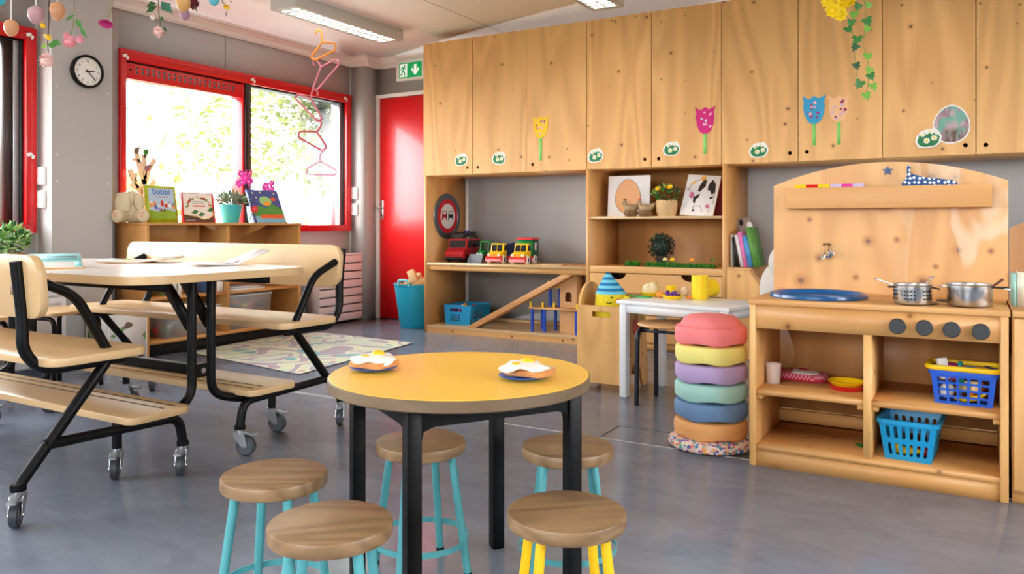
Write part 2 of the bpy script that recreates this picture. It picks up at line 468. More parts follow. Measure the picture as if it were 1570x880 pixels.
k = M(); k.box(XL, XL + .012, YF, 2.73, 0, .06, GREYD); k.box(XL, XL + .012, 3.12, 5.57, 0, .06, GREYD); k.obj('baseboard_left', kind='structure')
k = M(); k.box(-3.9, XR, YB - .012, YB, 0, .06, GREYD); k.obj('baseboard_back', kind='structure')
k = M(); k.box(-3.85, -3.82, YB - .02, YB, 0, 1.27, COVE); k.obj('lit_wall_strip', kind='structure')  # white strip painting the lit bit of wall behind the toy shelf

# windows
def glass():
    t = NT('window_glass'); t.t.nodes.remove(t.b)
    tr = t.n('ShaderNodeBsdfTransparent'); gl = t.n('ShaderNodeBsdfGlossy'); gl.inputs['Roughness'].default_value = .0
    mx = t.n('ShaderNodeMixShader'); fr = t.n('ShaderNodeFresnel'); fr.inputs['IOR'].default_value = 1.4
    out = t.t.nodes['Material Output']; ge = t.n('ShaderNodeNewGeometry'); t.l(t.math('MULTIPLY', fr.outputs[0], t.math('SUBTRACT', 1., ge.outputs['Backfacing'])), mx.inputs[0]); t.l(tr.outputs[0], mx.inputs[1]); t.l(gl.outputs[0], mx.inputs[2]); t.l(mx.outputs[0], out.inputs[0])
    return t.m
GLASS = glass()
BRONZE = mat('dark_bronze_profile', (58, 42, 40), .4); GASK = mat('black_gasket', (12, 13, 15), .4)
def win_left(name, W, mull, vent=True, hooks=()):
    y0, y1, z0, z1 = W; r = struct_root(name, (XL, (y0 + y1) / 2, z0))
    a, b = XL - .12, XL + .025
    fr = M(); s = .045
    fr.box(a, b, y0, y1, z1 - .075, z1, RED, .004); fr.box(a, b, y0, y1, z0, z0 + .055, RED, .004)
    fr.box(a, b, y0, y0 + s, z0 + .055, z1 - .075, RED, .004); fr.box(a, b, y1 - .065, y1, z0 + .055, z1 - .075, RED, .004)
    fr.box(a, b + .004, y0 + .02, y1 - .02, z1 - .034, z1 - .028, RED)
    fr.obj('window_frame', r)
    ml = M()
    if mull:
        ml.box(a, b - .02, mull, mull + .02, z0 + .055, z1 - .075, RED, .002)
        ml.box(a, b - .005, mull + .02, mull + .052, z0 + .055, z1 - .075, GASK, .002)
        ml.box(a, b - .012, mull + .052, mull + .062, z0 + .055, z1 - .075, ALU)
        ml.box(a, b - .02, mull + .062, mull + .088, z0 + .055, z1 - .075, BRONZE, .002)
    ye = y1 - .065
    ml.box(a, b - .03, ye - .018, ye, z0 + .055, z1 - .075, GASK, .002); ml.box(a, b - .045, ye - .05, ye - .018, z0 + .055, z1 - .075, ALU, .002)
    if not mull: ml.box(a, b - .06, ye - .095, ye - .05, z0 + .055, z1 - .075, BRONZE)
    ml.box(a, b - .03, y0 + s, ye, z1 - .085, z1 - .075, GASK)
    ml.obj('sash', r)
    if vent:
        v = M(); ve = mull or ye
        v.box(a + .03, b - .015, y0 + s, ve, z1 - .195, z1 - .088, RED, .003)
        n = int((ve - y0 - s - .12) / .043)
        for i in range(n):
            yy = y0 + s + .075 + i * .043
            for zz in (z1 - .128, z1 - .156): v.box(b - .0155, b - .014, yy, yy + .02, zz, zz + .02, ALU); v.box(b - .0145, b - .0135, yy + .003, yy + .017, zz + .003, zz + .017, GREYD)
        v.box(b - .016, b - .013, y0 + s + .025, y0 + s + .045, z1 - .14, z1 - .128, DARK)
        v.obj('ventilation_grille', r)
    g = M(); g.box(XL - .075, XL - .069, y0 + s, ye, z0 + .055, z1 - .085, GLASS); g.obj('pane', r)
    if hooks:
        h = M()
        for yy, zz in hooks:
            h.ell((b + .004, yy, zz), (.004, .018, .012), PAPER, 10, 6, RX(25)); h.ell((b + .004, yy + .02, zz - .014), (.004, .01, .014), PAPER, 10, 6, RX(-20))
        h.obj('clip', r)
win_left('window_1', W1, None, False, ((2.66, 2.03), (2.665, 1.3)))
win_left('window_2', W2, 4.305, True, ((3.29, 2.02), (4.385, 2.03), (5.46, 2.03)))
win_left('window_3', W3, None, False)
def win_plain(name, x=None, y=None, W=None):
    a, b, z0, z1 = W; r = struct_root(name, (x if x else (a + b) / 2, y if y else (a + b) / 2, z0))
    fr = M(); g = M()
    cuts = [a + (b - a) * i / 3 for i in range(4)]
    def bx(m, u0, u1, v0, v1, t0, t1, mm):
        if x: m.box(x + t0, x + t1, u0, u1, v0, v1, mm)
        else: m.box(u0, u1, y - t1, y - t0, v0, v1, mm)
    bx(fr, a, b, z0, z0 + .06, -.02, .12, RED); bx(fr, a, b, z1 - .06, z1, -.02, .12, RED)
    for q in cuts: bx(fr, max(a, q - .03), min(b, q + .03), z0 + .06, z1 - .06, -.02, .12, RED)
    bx(g, a, b, z0 + .06, z1 - .06, .06, .066, GLASS)
    fr.obj('window_frame', r); g.obj('pane', r)
win_plain('added_window_4', x=XR, W=W4); win_plain('added_window_5', y=YF, W=W5)  # both windows are out of view, added to let in fill light

# red door in the back wall
d = struct_root('door_1', (-4.35, YB - .02, 0))
q = M(); q.box(-4.80, -3.92, YB - .025, YB - .002, .006, 2.045, RED, .003); q.obj('door_leaf', d)
q = M(); q.box(-4.842, -4.803, YB - .045, YB - .001, 0, 2.085, WHITE, .004); q.box(-4.803, -3.88, YB - .045, YB - .001, 2.05, 2.085, WHITE, .004); q.box(-3.917, -3.88, YB - .045, YB - .001, 0, 2.05, WHITE, .004); q.obj('door_frame', d)
q = M(); q.box(-4.79, -4.755, YB - .031, YB - .025, .92, 1.10, STEEL, .002); q.cyl((-4.772, YB - .031, 1.03), .008, .035, STEEL, 10, RX(90))
q.tube(fillet([(-4.772, YB - .062, 1.03), (-4.80, YB - .062, 1.03), (-4.85, YB - .06, 1.03)], .01), .007, STEEL, 8); q.cyl((-4.772, YB - .031, .96), .008, .003, DARK, 10, RX(90)); q.obj('door_handle', d)

# sockets on the pillars
def sockets(cx, y, z, label):
    t = thing('wall_socket', label, 'socket', (cx, y, z))
    p = M(); p.box(cx - .036, cx + .036, y - .022, y, z - .055, z + .055, WHITE, .005); p.obj('socket_plate', t)
    for dz in (-.025, .025):
        u = M(); u.lathe([(.021, 0), (.021, .002), (.017, .002), (.015, -.001), (0, -.001)], WHITE, 18, (cx, y - .022, z + dz), RX(90))
        for dx in (-.007, .007): u.cyl((cx + dx, y - .0215, z + dz), .0025, .001, DARK, 8, RX(90))
        u.obj('outlet', t)
sockets(-4.945, 2.73, 1.172, 'double white socket on the clock pillar, upper of the pair beside the left window')
sockets(-4.945, 2.73, 1.028, 'double white socket on the clock pillar, lower of the pair beside the left window')
sockets(-4.95, 5.57, 1.165, 'small white socket on the corner pillar by the red door, upper one')
sockets(-4.95, 5.57, 1.015, 'small white socket on the corner pillar by the red door, lower one')

# clock
t = thing('wall_clock', 'round black-rimmed wall clock on the grey pillar between the windows', 'clock', (-4.85, 2.942, 1.838))
m = M(); AX = RY(90)
m.lathe([(0, 0), (.1, 0), (.104, .006), (.104, .03), (.098, .036), (.091, .034), (.089, .02), (0, .02)], BLACK, 48, (-4.85, 2.942, 1.838), AX); m.obj('case', t)
m = M(); m.cyl((-4.83, 2.942, 1.838), .0885, .002, PAPER, 40, AX)
INK = mat('black_ink', (24, 24, 26), .6)
def fx(dy, dz, h): return (-4.85 + h, 2.942 + dy, 1.838 + dz)
for k in range(12):
    a = R(90 - 30 * (k + 1)); y, z = math.cos(a) * .066, math.sin(a) * .066
    X = Matrix.Translation(fx(y, z - .0075, .0225)) @ Matrix(((0, 0, 1), (1, 0, 0), (0, 1, 0))).to_4x4()
    m.text(str(k + 1), .022, INK, X, .0003)
for k in range(60):
    a = 2 * PI * k / 60; r0 = .08 if k % 5 else .077
    m.bar(fx(math.cos(a) * r0, math.sin(a) * r0, .0223), fx(math.cos(a) * .085, math.sin(a) * .085, .0223), .0012, .0006, INK, up=(1, 0, 0))
m.obj('dial', t)
for (an, L, w, h) in ((12, .045, .0065, .0245), (-46, .072, .005, .0265)):
    m = M(); a = R(an); m.bar(fx(-math.cos(a) * .015, -math.sin(a) * .015, h), fx(math.cos(a) * L, math.sin(a) * L, h), w, .0015, INK, up=(1, 0, 0))
    m.cyl(fx(0, 0, h - .001), .006, .003, INK, 12, AX); m.obj('hand', t)

# emergency exit sign above the door
t = thing('exit_sign', 'green running-man exit sign with down arrow above the red door', 'sign', (-4.42, YB, 2.19))
GS = mat('exit_green', (0, 168, 96), .4, emit=.15)
m = M(); m.box(-4.585, -4.25, YB - .06, YB, 2.188, 2.375, WHITE, .006); m.obj('housing', t)
m = M(); y = YB - .06; m.box(-4.545, -4.29, y - .004, y, 2.208, 2.345, GS, .001); m.obj('green_panel', t)
SW = mat('sign_white', (240, 250, 244), .4, emit=.2)
m = M(); m.box(-4.535, -4.452, y - .0055, y - .004, 2.218, 2.335, SW)
xx = -4.36; zz = 2.277
m.prism([(xx - .013, zz + .045), (xx + .013, zz + .045), (xx + .013, zz - .01), (xx + .036, zz + .018), (xx + .042, zz - .004), (xx, zz - .052), (xx - .042, zz - .004), (xx - .036, zz + .018), (xx - .013, zz - .01)], 'y', y - .0055, y - .004, SW)
m.obj('arrow_panel', t)
m = M(); gx = -4.494
m.cyl((gx + .014, y - .0055, 2.320), .009, .001, GS, 12, RX(90))
for a, b in (((.006, .098), (-.006, .062)), ((.006, .096), (.026, .078)), ((.004, .094), (-.018, .09)), ((-.018, .09), (-.026, .072)), ((-.006, .062), (.016, .046)), ((.016, .046), (.012, .012)), ((-.006, .062), (-.014, .034)), ((-.014, .034), (-.034, .028))):
    m.bar((gx + a[0], y - .006, 2.21 + a[1]), (gx + b[0], y - .006, 2.21 + b[1]), .001, .011, GS, up=(b[1] - a[1], 0, a[0] - b[0]))
m.obj('running_figure', t)

# ceiling lamps
TUBE = mat('lit_lamp_tube', (255, 246, 232), .4, emit=9.)
LAMPB = mat('lamp_housing', (205, 206, 202), .4)
LOUV = mat('lamp_louvre', (226, 228, 232), .25, .3)
def lamp_proto():
    t = thing('ceiling_lamp', 'x', 'ceiling lamp')
    hw, L, h = .115, 1.16, .085
    m = M(True); m.box(-hw, hw, -L / 2, L / 2, -.012, 0, LAMPB, .003); m.box(-hw, -hw + .02, -L / 2, L / 2, -h, -.012, LAMPB, .002); m.box(hw - .02, hw, -L / 2, L / 2, -h, -.012, LAMPB, .002)
    m.box(-hw + .02, hw - .02, -L / 2, -L / 2 + .05, -h, -.012, LAMPB, .002); m.box(-hw + .02, hw - .02, L / 2 - .05, L / 2, -h, -.012, LAMPB, .002); m.obj('housing', t)
    for x in (-.045, .045):
        m = M(True); m.tube([(x, -L / 2 + .07, -.035), (x, L / 2 - .07, -.035)], .013, TUBE, 8); m.obj('tube', t)
    m = M(True); m.box(-.002, .002, -L / 2 + .05, L / 2 - .05, -h, -.06, LOUV)
    n = 16
    for i in range(1, n):
        y = -L / 2 + .05 + (L - .1) * i / n; m.box(-hw + .02, hw - .02, y - .001, y + .001, -h, -.062, LOUV)
    for s in (-1, 1): m.box(s * (hw - .03), s * (hw - .025), -L / 2 + .05, L / 2 - .05, -h, -.06, LOUV)
    m.obj('louvre', t); return t
lp = lamp_proto(); lp.location = (-4.04, 4.40, ZC); lp['label'] = 'long ceiling lamp with louvre near the window wall, hangers hooked on it'; lp['group'] = 'ceiling lamps'
dup(lp, (-2.15, 4.38, ZC), 0, 'ceiling lamp close to the top of the wooden cupboards, only its end showing')
for (x, y) in ((-.25, 4.38), (-3.3, 1.0), (-1.2, .4), (.9, 1.6), (-2.2, -1.4), (.8, -1.2), (2.2, 3.6)):
    dup(lp, (x, y, ZC), 0, 'unseen ceiling lamp with louvre, added as fill light for the room')  # lamps out of view, added to brighten the room
# ================================================================== the wall of plywood cupboards
DX = [-3.891, -3.411, -2.920, -2.425, -1.933, -1.447, -.962, -.480, .003, .490, .975]
HOLES = {0: (716.7, 257), 1: (732.5, 256.5), 2: (816.4, 252.3), 3: (988.3, 244.3), 4: (1009.6, 243.4), 5: (1211, 234.8), 6: (1237, 232.8), 7: (1480.3, 222.6), 8: (1511.5, 222)}
FY, ZB, ZT = 5.2, 1.272, 2.346
def wall_unit(i0, i1, label):
    x0, x1 = DX[i0], DX[i1]
    t = thing('wall_cupboard', label, 'cupboard', ((x0 + x1) / 2, FY, ZB), group='plywood wall cupboards')
    m = M(); y0 = FY + .02
    m.box(x0, x1, y0, YB, ZB, ZB + .018, PLYX); m.box(x0, x1, y0, YB, ZT - .018, ZT, PLYX)
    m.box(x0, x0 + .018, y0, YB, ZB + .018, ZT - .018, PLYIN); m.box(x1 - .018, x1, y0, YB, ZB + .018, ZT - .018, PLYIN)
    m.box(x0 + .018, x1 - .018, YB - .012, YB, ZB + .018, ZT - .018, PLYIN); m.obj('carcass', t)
    for i in range(i0, i1):
        a, b = DX[i] + .0025, DX[i + 1] - .0025
        if i == 1: b += .0018
        if i == 2: a -= .0018
        h = []
        if i in HOLES:
            p = onY(*HOLES[i], FY); h = [circ(p.x, p.z, .0125, 20)]
        m = M(); m.prism([(a, ZB), (b, ZB), (b, ZT), (a, ZT)], 'y', FY, FY + .019, PLY, h)
        m.obj('door', t, loc=None)
wall_unit(0, 2, 'plywood wall cupboard pair at the far end beside the red door and exit sign')
wall_unit(2, 3, 'single-door plywood wall cupboard carrying the yellow paper tulip')
wall_unit(3, 5, 'plywood wall cupboard pair carrying the magenta paper tulip, above the cow picture')
wall_unit(5, 7, 'plywood wall cupboard pair carrying the blue and peach paper tulips')
wall_unit(7, 9, 'plywood wall cupboard pair carrying the painted paper egg')
wall_unit(9, 10, 'plywood wall cupboard beyond the painted paper egg pair')

# open toy shelf below, left
SX0, SX1 = -3.882, -2.43
t = thing('toy_shelf', 'open plywood toy shelf with toy vehicles on its board and a ramp below', 'shelf', ((SX0 + SX1) / 2, FY, 0))
m = M(); m.box(SX0, SX0 + .03, FY, YB, 0, 1.27, PLYIN); m.obj('side_panel', t)
m = M(); m.box(SX0 + .03, SX1, FY + .0, YB, .545, .565, BIRCH); m.box(SX0 + .035, SX1, FY + .012, FY + .045, .505, .545, PLYX); m.obj('shelf_board', t)
m = M(); m.box(SX0 + .03, SX1, FY - .004, YB - .02, .042, .06, BIRCH); m.box(SX0 + .03, SX1, FY, FY + .03, 0, .042, PLYX)
for x in (-3.6, -3.05, -2.62): m.cyl((x, FY - .0004, .02), .009, .001, mat('wood_knot', (120, 72, 36), .6), 12, RX(90))
m.box(SX0 + .03, SX1, YB - .12, YB - .02, .06, .085, BIRCH); m.obj('base_board', t)

# middle unit with shelves and drawers
MX0, MX1 = -2.43, -1.413
t = thing('drawer_cabinet', 'plywood cabinet with two open shelves over drawers with half-moon finger holes', 'cabinet', ((MX0 + MX1) / 2, FY, 0))
for xx in (MX0, MX1 - .028):
    m = M(); m.box(xx, xx + .028, FY, YB, 0, 1.27, PLYIN); m.obj('side_panel', t)
m = M(); m.box(MX0 + .028, MX1 - .028, YB - .03, YB - .012, 0, 1.27, PLYIN); m.obj('back_panel', t)
m = M(); m.box(MX0 + .028, MX1 - .028, FY + .004, YB - .03, .912, .931, BIRCH); m.obj('shelf_board', t)
m = M(); m.box(MX0 + .028, MX1 - .028, FY + .0, YB - .03, .532, .578, PLYX, .002); m.obj('shelf_board', t)
m = M(); m.box(MX0 + .028, MX1 - .028, FY + .03, YB - .03, 0, .05, PLYX); m.obj('plinth', t)
zs = [(.392, .527), (.246, .386), (.056, .240)]
for z0, z1 in zs:
    a, b = MX0 + .031, MX1 - .031
    top = [(b, z1)]
    for cx in (-1.66, -2.185):
        top += [(cx + .062 * math.cos(R(q)), z1 - .042 * math.sin(R(q))) for q in range(0, 181, 15)]
    m = M(); m.prism([(a, z0), (b, z0)] + top + [(a, z1)], 'y', FY, FY + .018, PLYX)
    d = m.obj('drawer', t)
    m = M(); m.box(a + .01, b - .01, FY + .018, YB - .06, z0, z0 + .01, PLYIN); m.box(a + .01, a + .022, FY + .018, YB - .06, z0, z1 - .05, PLYIN); m.box(b - .022, b - .01, FY + .018, YB - .06, z0, z1 - .05, PLYIN); m.obj('drawer_box', d)

# sloped unit on the right
t = thing('slope_cabinet', 'low plywood cabinet with a slanting plank side, picture books on top', 'cabinet', (-1.2, FY, 0))
m = M(); m.prism([(-1.411, 0), (-.86, 0), (-1.262, .572), (-1.411, .572)], 'y', FY, YB - .02, PLY); m.obj('body', t)
m = M(); m.prism([(-1.411, .572), (-1.255, .572), (-1.255, .592), (-1.411, .592)], 'y', FY - .005, YB - .02, PLYX); m.obj('top_board', t)
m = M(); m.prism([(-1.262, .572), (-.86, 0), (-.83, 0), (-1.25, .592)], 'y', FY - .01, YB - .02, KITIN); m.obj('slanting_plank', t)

# ------------------------------------------------------------------ paper decorations on the doors
def blob(n, r, amp, rn, ry=1.): return [(r * (1 + amp * rn.uniform(-1, 1)) * math.cos(2 * PI * i / n), ry * r * (1 + amp * rn.uniform(-1, 1)) * math.sin(2 * PI * i / n)) for i in range(n)]
GR = mat('painted_green', (28, 122, 70), .6, var=.45, vscale=60)
DAISYW = mat('daisy_white', (240, 240, 226), .6); DAISYY = mat('daisy_yellow', (232, 214, 70), .6)
def daisy_proto():
    t = thing('paper_daisy_clump', 'x', 'paper cut-out'); rn = random.Random(3)
    m = M(True); m.prism([(-.062, -.012), (-.05, -.044), (-.02, -.052), (.03, -.05), (.055, -.03), (.064, .0), (.052, .03), (.034, .05), (.016, .044), (.0, .046), (-.03, .038), (-.052, .016)], 'y', -.002, 0, PAPER); m.obj('paper', t)
    m = M(True); g = [(-.052, -.012), (-.042, -.036), (-.018, -.045), (.028, -.043), (.045, -.028), (.054, 0), (.044, .014), (.038, .008), (.03, .024), (.02, .014), (.01, .028), (-.004, .016), (-.016, .03), (-.026, .014), (-.04, .02), (-.044, .004)]
    m.prism(g, 'y', -.003, -.002, GR); m.obj('grass_patch', t)
    for (x, z, r) in ((-.008, -.014, .017), (.028, -.004, .016), (-.022, .018, .012), (.012, .032, .011)):
        m = M(True)
        for k in range(9):
            a = 2 * PI * k / 9; m.prism([(x + math.cos(a) * r * .62 + r * .42 * math.cos(a) * math.cos(b) - r * .2 * math.sin(a) * math.sin(b), z + math.sin(a) * r * .62 + r * .42 * math.sin(a) * math.cos(b) + r * .2 * math.cos(a) * math.sin(b)) for b in [q * PI / 4 for q in range(8)]], 'y', -.0042 - k * .00005, -.003, DAISYW)
        m.prism([(x + p, z + q) for p, q in circ(0, 0, r * .4, 10)], 'y', -.0055, -.003, DAISYY); m.obj('daisy', t)
    return t
dl = ['paper daisy clump on the farthest cupboard door, beside the red door', 'paper daisy clump on the second cupboard door from the red door', 'paper daisy clump straddling two cupboard doors above the egg picture', 'paper daisy clump on the door with the magenta tulip',
      'paper daisy clump on the cupboard door between magenta and blue tulips', 'paper daisy clump tucked against the painted paper egg']
dp = [(707, 244.5), (765, 242), (913, 238), (1029.5, 227.5), (1163, 229.5), (1423, 211.5)]
d0 = daisy_proto()
for i, (px, py) in enumerate(dp):
    p = onY(px, py, FY); p.y = FY - (.0005 if i < 5 else .0042)
    if i == 0: d0.location = p; d0['label'] = dl[0]; d0['group'] = 'paper daisy clumps on the cupboards'; d0.rotation_euler.y = R(-4)
    else: o = dup(d0, p, None, dl[i], scale=1.0 if i < 5 else 1.12); o.rotation_euler = (0, R((-4, 8, -6, 3, 0, -5)[i]), 0)
STEMG = mat('paper_stem_green', (142, 214, 112), .6)
def tulip(px, pyt, pyb, pys, wpx, c, dots, label):
    a = onY(px, pyt, FY); b = onY(px, pyb, FY); s = onY(px, pys, FY); h = a.z - b.z; w = (onY(px + wpx / 2, 0, FY).x - onY(px - wpx / 2, 0, FY).x) / 2
    cm = mat(c[0], c[1], .65)
    t = thing('paper_tulip', label, 'paper cut-out', (s.x, FY, s.z), group='paper tulips on the cupboards')
    out = [(-1.0, 1.0), (-.86, .55), (-.92, .2), (-.8, -.35), (-.55, -.8), (-.2, -1), (.2, -1), (.58, -.8), (.82, -.35), (.92, .2), (.85, .55), (1.02, 1.0), (.6, .82), (.35, .76), (.12, .92), (-.1, .92), (-.32, .74), (-.62, .8)]
    m = M(); cz = (a.z + b.z) / 2
    m.prism([(a.x + x * w, cz + z * h / 2) for x, z in out], 'y', FY - .003, FY - .0002, cm); m.obj('flower_head', t)
    m = M(); m.box(a.x - .011, a.x + .011, FY - .002, FY - .0002, s.z, b.z + .004, STEMG); m.obj('stem', t)
    rn = random.Random(px)
    for i in range(11):
        m = M()
        x, z = rn.uniform(-.62, .62), rn.uniform(-.7, .55); r = rn.uniform(.006, .010)
        m.prism([(a.x + x * w + r * math.cos(k * PI / 4), cz + z * h / 2 + r * math.sin(k * PI / 4)) for k in range(8)], 'y', FY - .0042 - i * .00006, FY - .003, mat(*rn.choice(dots))); m.obj('sticker_dot', t)
PD = ('dot_pink', (238, 178, 196), .6); MD = ('dot_magenta', (158, 40, 110), .6); LD = ('dot_lilac', (212, 176, 214), .6); WD = ('dot_pale', (216, 208, 226), .6)
tulip(829, 177.5, 212, 246, 25, ('tulip_yellow', (246, 200, 30)), (MD, LD, PD), 'yellow paper tulip with dots on a green paper stem')
tulip(1081, 163, 205, 236, 31, ('tulip_magenta', (206, 16, 120)), (PD, WD), 'magenta paper tulip on a green paper stem, left of the blue one')
tulip(1248, 146, 190, 223, 36, ('tulip_blue', (52, 160, 206)), (PD, MD), 'blue paper tulip on the cupboard door, left of the peach one')
tulip(1286, 145, 187, 222, 35, ('tulip_peach', (240, 192, 142)), (MD, LD), 'peach paper tulip with purple dots beside the blue one')
# painted egg
def eggpaint():
    t = NT('painted_egg_paint'); tc = t.n('ShaderNodeTexCoord'); v = tc.outputs['Object']
    a = t.noise(t.map(v, (30, 30, 12), (3, 1, 2)), 1., 4, .6, .5); b = t.noise(v, 16, 2); sx = t.n('ShaderNodeSeparateXYZ'); t.l(v, sx.inputs[0])
    col = t.mix(t.ramp(a, .35, .6), lin((150, 122, 132)), lin((190, 170, 176)))
    col = t.mix(t.ramp(b, .45, .58, 0, .9), col, lin((112, 178, 160)))
    col = t.mix(t.math('MULTIPLY', t.ramp(sx.outputs[2], .1, .06), t.ramp(a, .4, .6)), col, lin((110, 84, 72)))
    t.l(col, t.b.inputs['Base Color']); t.b.inputs['Roughness'].default_value = .7; return t.m
p = onY(1458.5, 190.5, FY)
t = thing('painted_paper_egg', 'large painted paper egg in mauve and green on the cupboard door', 'paper cut-out', (p.x, FY, p.z - .11))
def eggpts(cx, cz, w, h, n=28): return [(cx + w * math.cos(a) * (1 - .13 * math.sin(a)), cz + h * math.sin(a)) for a in [2 * PI * i / n for i in range(n)]]
m = M(); m.prism(eggpts(p.x, p.z, .095, .112), 'y', FY - .0025, FY - .0003, PAPER); m.obj('paper', t)
m = M(); m.prism(eggpts(p.x, p.z, .088, .104), 'y', FY - .0035, FY - .0025, eggpaint()); m.obj('painted_area', t)

# ------------------------------------------------------------------ road sign disc on the side panel
p = Vector((SX0 + .03, 5.47, .945)); AX = RY(90)
t = thing('road_sign', 'round no-overtaking road sign leaning on the shelf side panel', 'sign', (p.x + .004, p.y, p.z - .192))
m = M(); m.lathe([(0, 0), (.188, 0), (.192, .004), (.188, .012), (.15, .012), (.148, .008), (0, .008)], mat('galvanised_rim', (120, 124, 128), .35, .7), 48, (p.x + .004, p.y, p.z), AX); m.obj('backing_disc', t)
m = M(); m.lathe([(.142, .008), (.142, .011), (.105, .011), (.105, .008)], mat('sign_red', (200, 18, 34), .35), 48, (p.x + .004, p.y, p.z), AX); m.obj('red_ring', t)
m = M(); m.cyl((p.x + .012, p.y, p.z), .106, .0015, mat('sign_face', (226, 220, 214), .4), 48, AX); m.obj('white_face', t)
def carsil(cy, mm, nm):
    m = M(); x0, x1 = p.x + .0135, p.x + .015
    def bx(a, b, c, d): m.box(x0, x1, cy + a, cy + b, p.z + c, p.z + d, mm)
    bx(-.036, .036, -.016, .016); bx(-.032, .032, .036, .042); bx(-.033, -.027, .016, .036); bx(.027, .033, .016, .036); bx(-.036, -.024, -.034, -.016); bx(.024, .036, -.034, -.016); m.obj(nm, t)
carsil(p.y - .046, mat('sign_car_red', (178, 16, 34), .4), 'car_symbol'); carsil(p.y + .046, mat('sign_car_black', (20, 18, 20), .4), 'car_symbol')

# ------------------------------------------------------------------ toy vehicles on the shelf board (facing the room, -Y)
SZ = .565
def wheel(t, x, y, r, w, tm, hm, z0):
    m = M(True); s = 1 if x > 0 else -1
    m.lathe([(0, -w / 2), (r * .8, -w / 2), (r, -w * .3), (r, w * .3), (r * .8, w / 2), (r * .62, w / 2), (r * .55, w * .36), (0, w * .36)], tm, 22, (x, y, z0 + r), RY(90 * s))
    o = m.obj('wheel', t); m = M(True); m.lathe([(r * .52, w * .3), (r * .5, w * .42), (r * .2, w * .5), (0, w * .5)], hm, 16, (x, y, z0 + r), RY(90 * s)); m.obj('hub', o)
WIN = mat('dark_toy_window', (26, 22, 26), .25)
WHT = mat('toy_white', (232, 232, 230), .4); NAVY = mat('navy_plastic', (26, 44, 120), .4)
def toy_truck(px, py, Y, label, bed):
    p = onY(px, py, Y); t = thing('toy_truck', label, 'toy truck', (p.x, Y, SZ), R(8), 'toy vehicles on the shelf')
    for y in (-.08, .075):
        for x in (-.06, .06): wheel(t, x, y, .034, .03, WHT, NAVY, 0)
    m = M(True); m.box(-.045, .045, -.14, .15, .026, .05, REDP, .006)
    m.prism([(-.145, .022), (-.145, .052), (-.12, .066), (-.115, .05), (-.05, .05), (-.04, .03)], 'x', -.068, .068, REDP)
    m.box(-.066, .066, .03, .13, .044, .058, REDP, .004); m.obj('chassis', t)
    m = M(True); m.box(-.066, .066, -.152, -.138, .018, .04, mat('toy_bumper', (240, 150, 150), .4), .005); m.obj('bumper', t)
    m = M(True)
    m.prism([(-.135, .05), (-.132, .082), (-.07, .098), (-.05, .16), (.012, .16), (.02, .05)], 'x', -.055, .055, YEL, bev=.006); m.obj('cab', t)
    m = M(True); m.prism([(-.0735, .1), (-.056, .15), (-.053, .15), (-.069, .1)], 'x', -.044, -.003, WIN); m.prism([(-.0735, .1), (-.056, .15), (-.053, .15), (-.069, .1)], 'x', .003, .044, WIN)
    for s in (-1, 1): m.prism([(-.055, .104), (-.04, .148), (.004, .148), (.008, .104)], 'x', s * .0545, s * .0562, WIN)
    m.obj('window', t)
    m = M(True)
    for i in range(5): m.box(-.026 + i * .0115, -.02 + i * .0115, -.1375, -.133, .056, .08, ORANGE)
    for s in (-1, 1): m.cyl((s * .042, -.133, .07), .01, .006, WHT, 12, RX(90))
    m.obj('grille', t)
    if bed == 'blue':
        m = M(True); m.prism([(.025, .06), (.02, .15), (.15, .165), (.14, .06)], 'x', -.062, -.056, NAVY); m.prism([(.025, .06), (.02, .15), (.15, .165), (.14, .06)], 'x', .056, .062, NAVY)
        m.box(-.062, .062, .024, .03, .06, .16, NAVY); m.box(-.062, .062, .03, .145, .058, .066, NAVY); m.obj('tipper', t)
    else:
        GD = mat('dark_green_plastic', (10, 92, 66), .4)
        m = M(True); m.box(-.066, .066, .026, .16, .06, .19, GD, .005); m.box(-.064, .064, .0235, .0265, .07, .182, GREENP); m.obj('box_body', t)
        m = M(True); m.prism([(-.075, .188), (-.06, .206), (.06, .206), (.075, .188)], 'y', .012, .172, REDP, bev=.003); m.obj('roof', t)
        m = M(True); m.box(.066, .068, .07, .118, .105, .165, PAPER); m.box(.068, .0685, .086, .102, .115, .15, REDP); m.obj('window', t)
toy_truck(767, 400, 5.40, 'yellow and red toy truck with blue tipper, left of the green box truck', 'blue')
toy_truck(803, 400, 5.40, 'yellow and red toy truck with green box body and red roof', 'box')
p = onY(706, 400, 5.45); t = thing('toy_van', 'large dark red toy van with a black load on its roof', 'toy van', (p.x + .02, 5.45, SZ), R(10), 'toy vehicles on the shelf')
RD = mat('dark_red_plastic', (170, 14, 26), .35)
for y in (-.1, .12):
    for x in (-.075, .075): wheel(t, x, y, .034, .03, BLACK, GREYD, 0)
m = M(True); m.prism([(-.17, .03), (-.175, .07), (-.15, .1), (-.11, .115), (-.085, .19), (.2, .19), (.205, .03)], 'x', -.085, .085, RD, bev=.008); m.obj('body', t)
m = M(True); m.box(-.08, .08, -.178, .2, .022, .045, BLACK, .006); m.obj('bumper', t)
m = M(True); m.prism([(-.1125, .122), (-.092, .178), (-.089, .178), (-.108, .122)], 'x', -.07, .07, WIN)
for s in (-1, 1): m.prism([(-.09, .12), (-.07, .178), (-.01, .178), (-.01, .12)], 'x', s * .0845, s * .0862, WIN); m.box(s * .0845, s * .0862, .01, .18, .12, .178, WIN)
m.obj('window', t)
m = M(True); m.prism([(-.09, .205), (-.08, .228), (.08, .25), (.17, .25), (.17, .205)], 'x', -.07, .05, mat('toy_black', (26, 24, 26), .4), bev=.004)
for y in (-.07, .15):
    for s in (-1, 1): m.box(s * .06 - .005, s * .06 + .005, y, y + .012, .188, .206, BLACK)
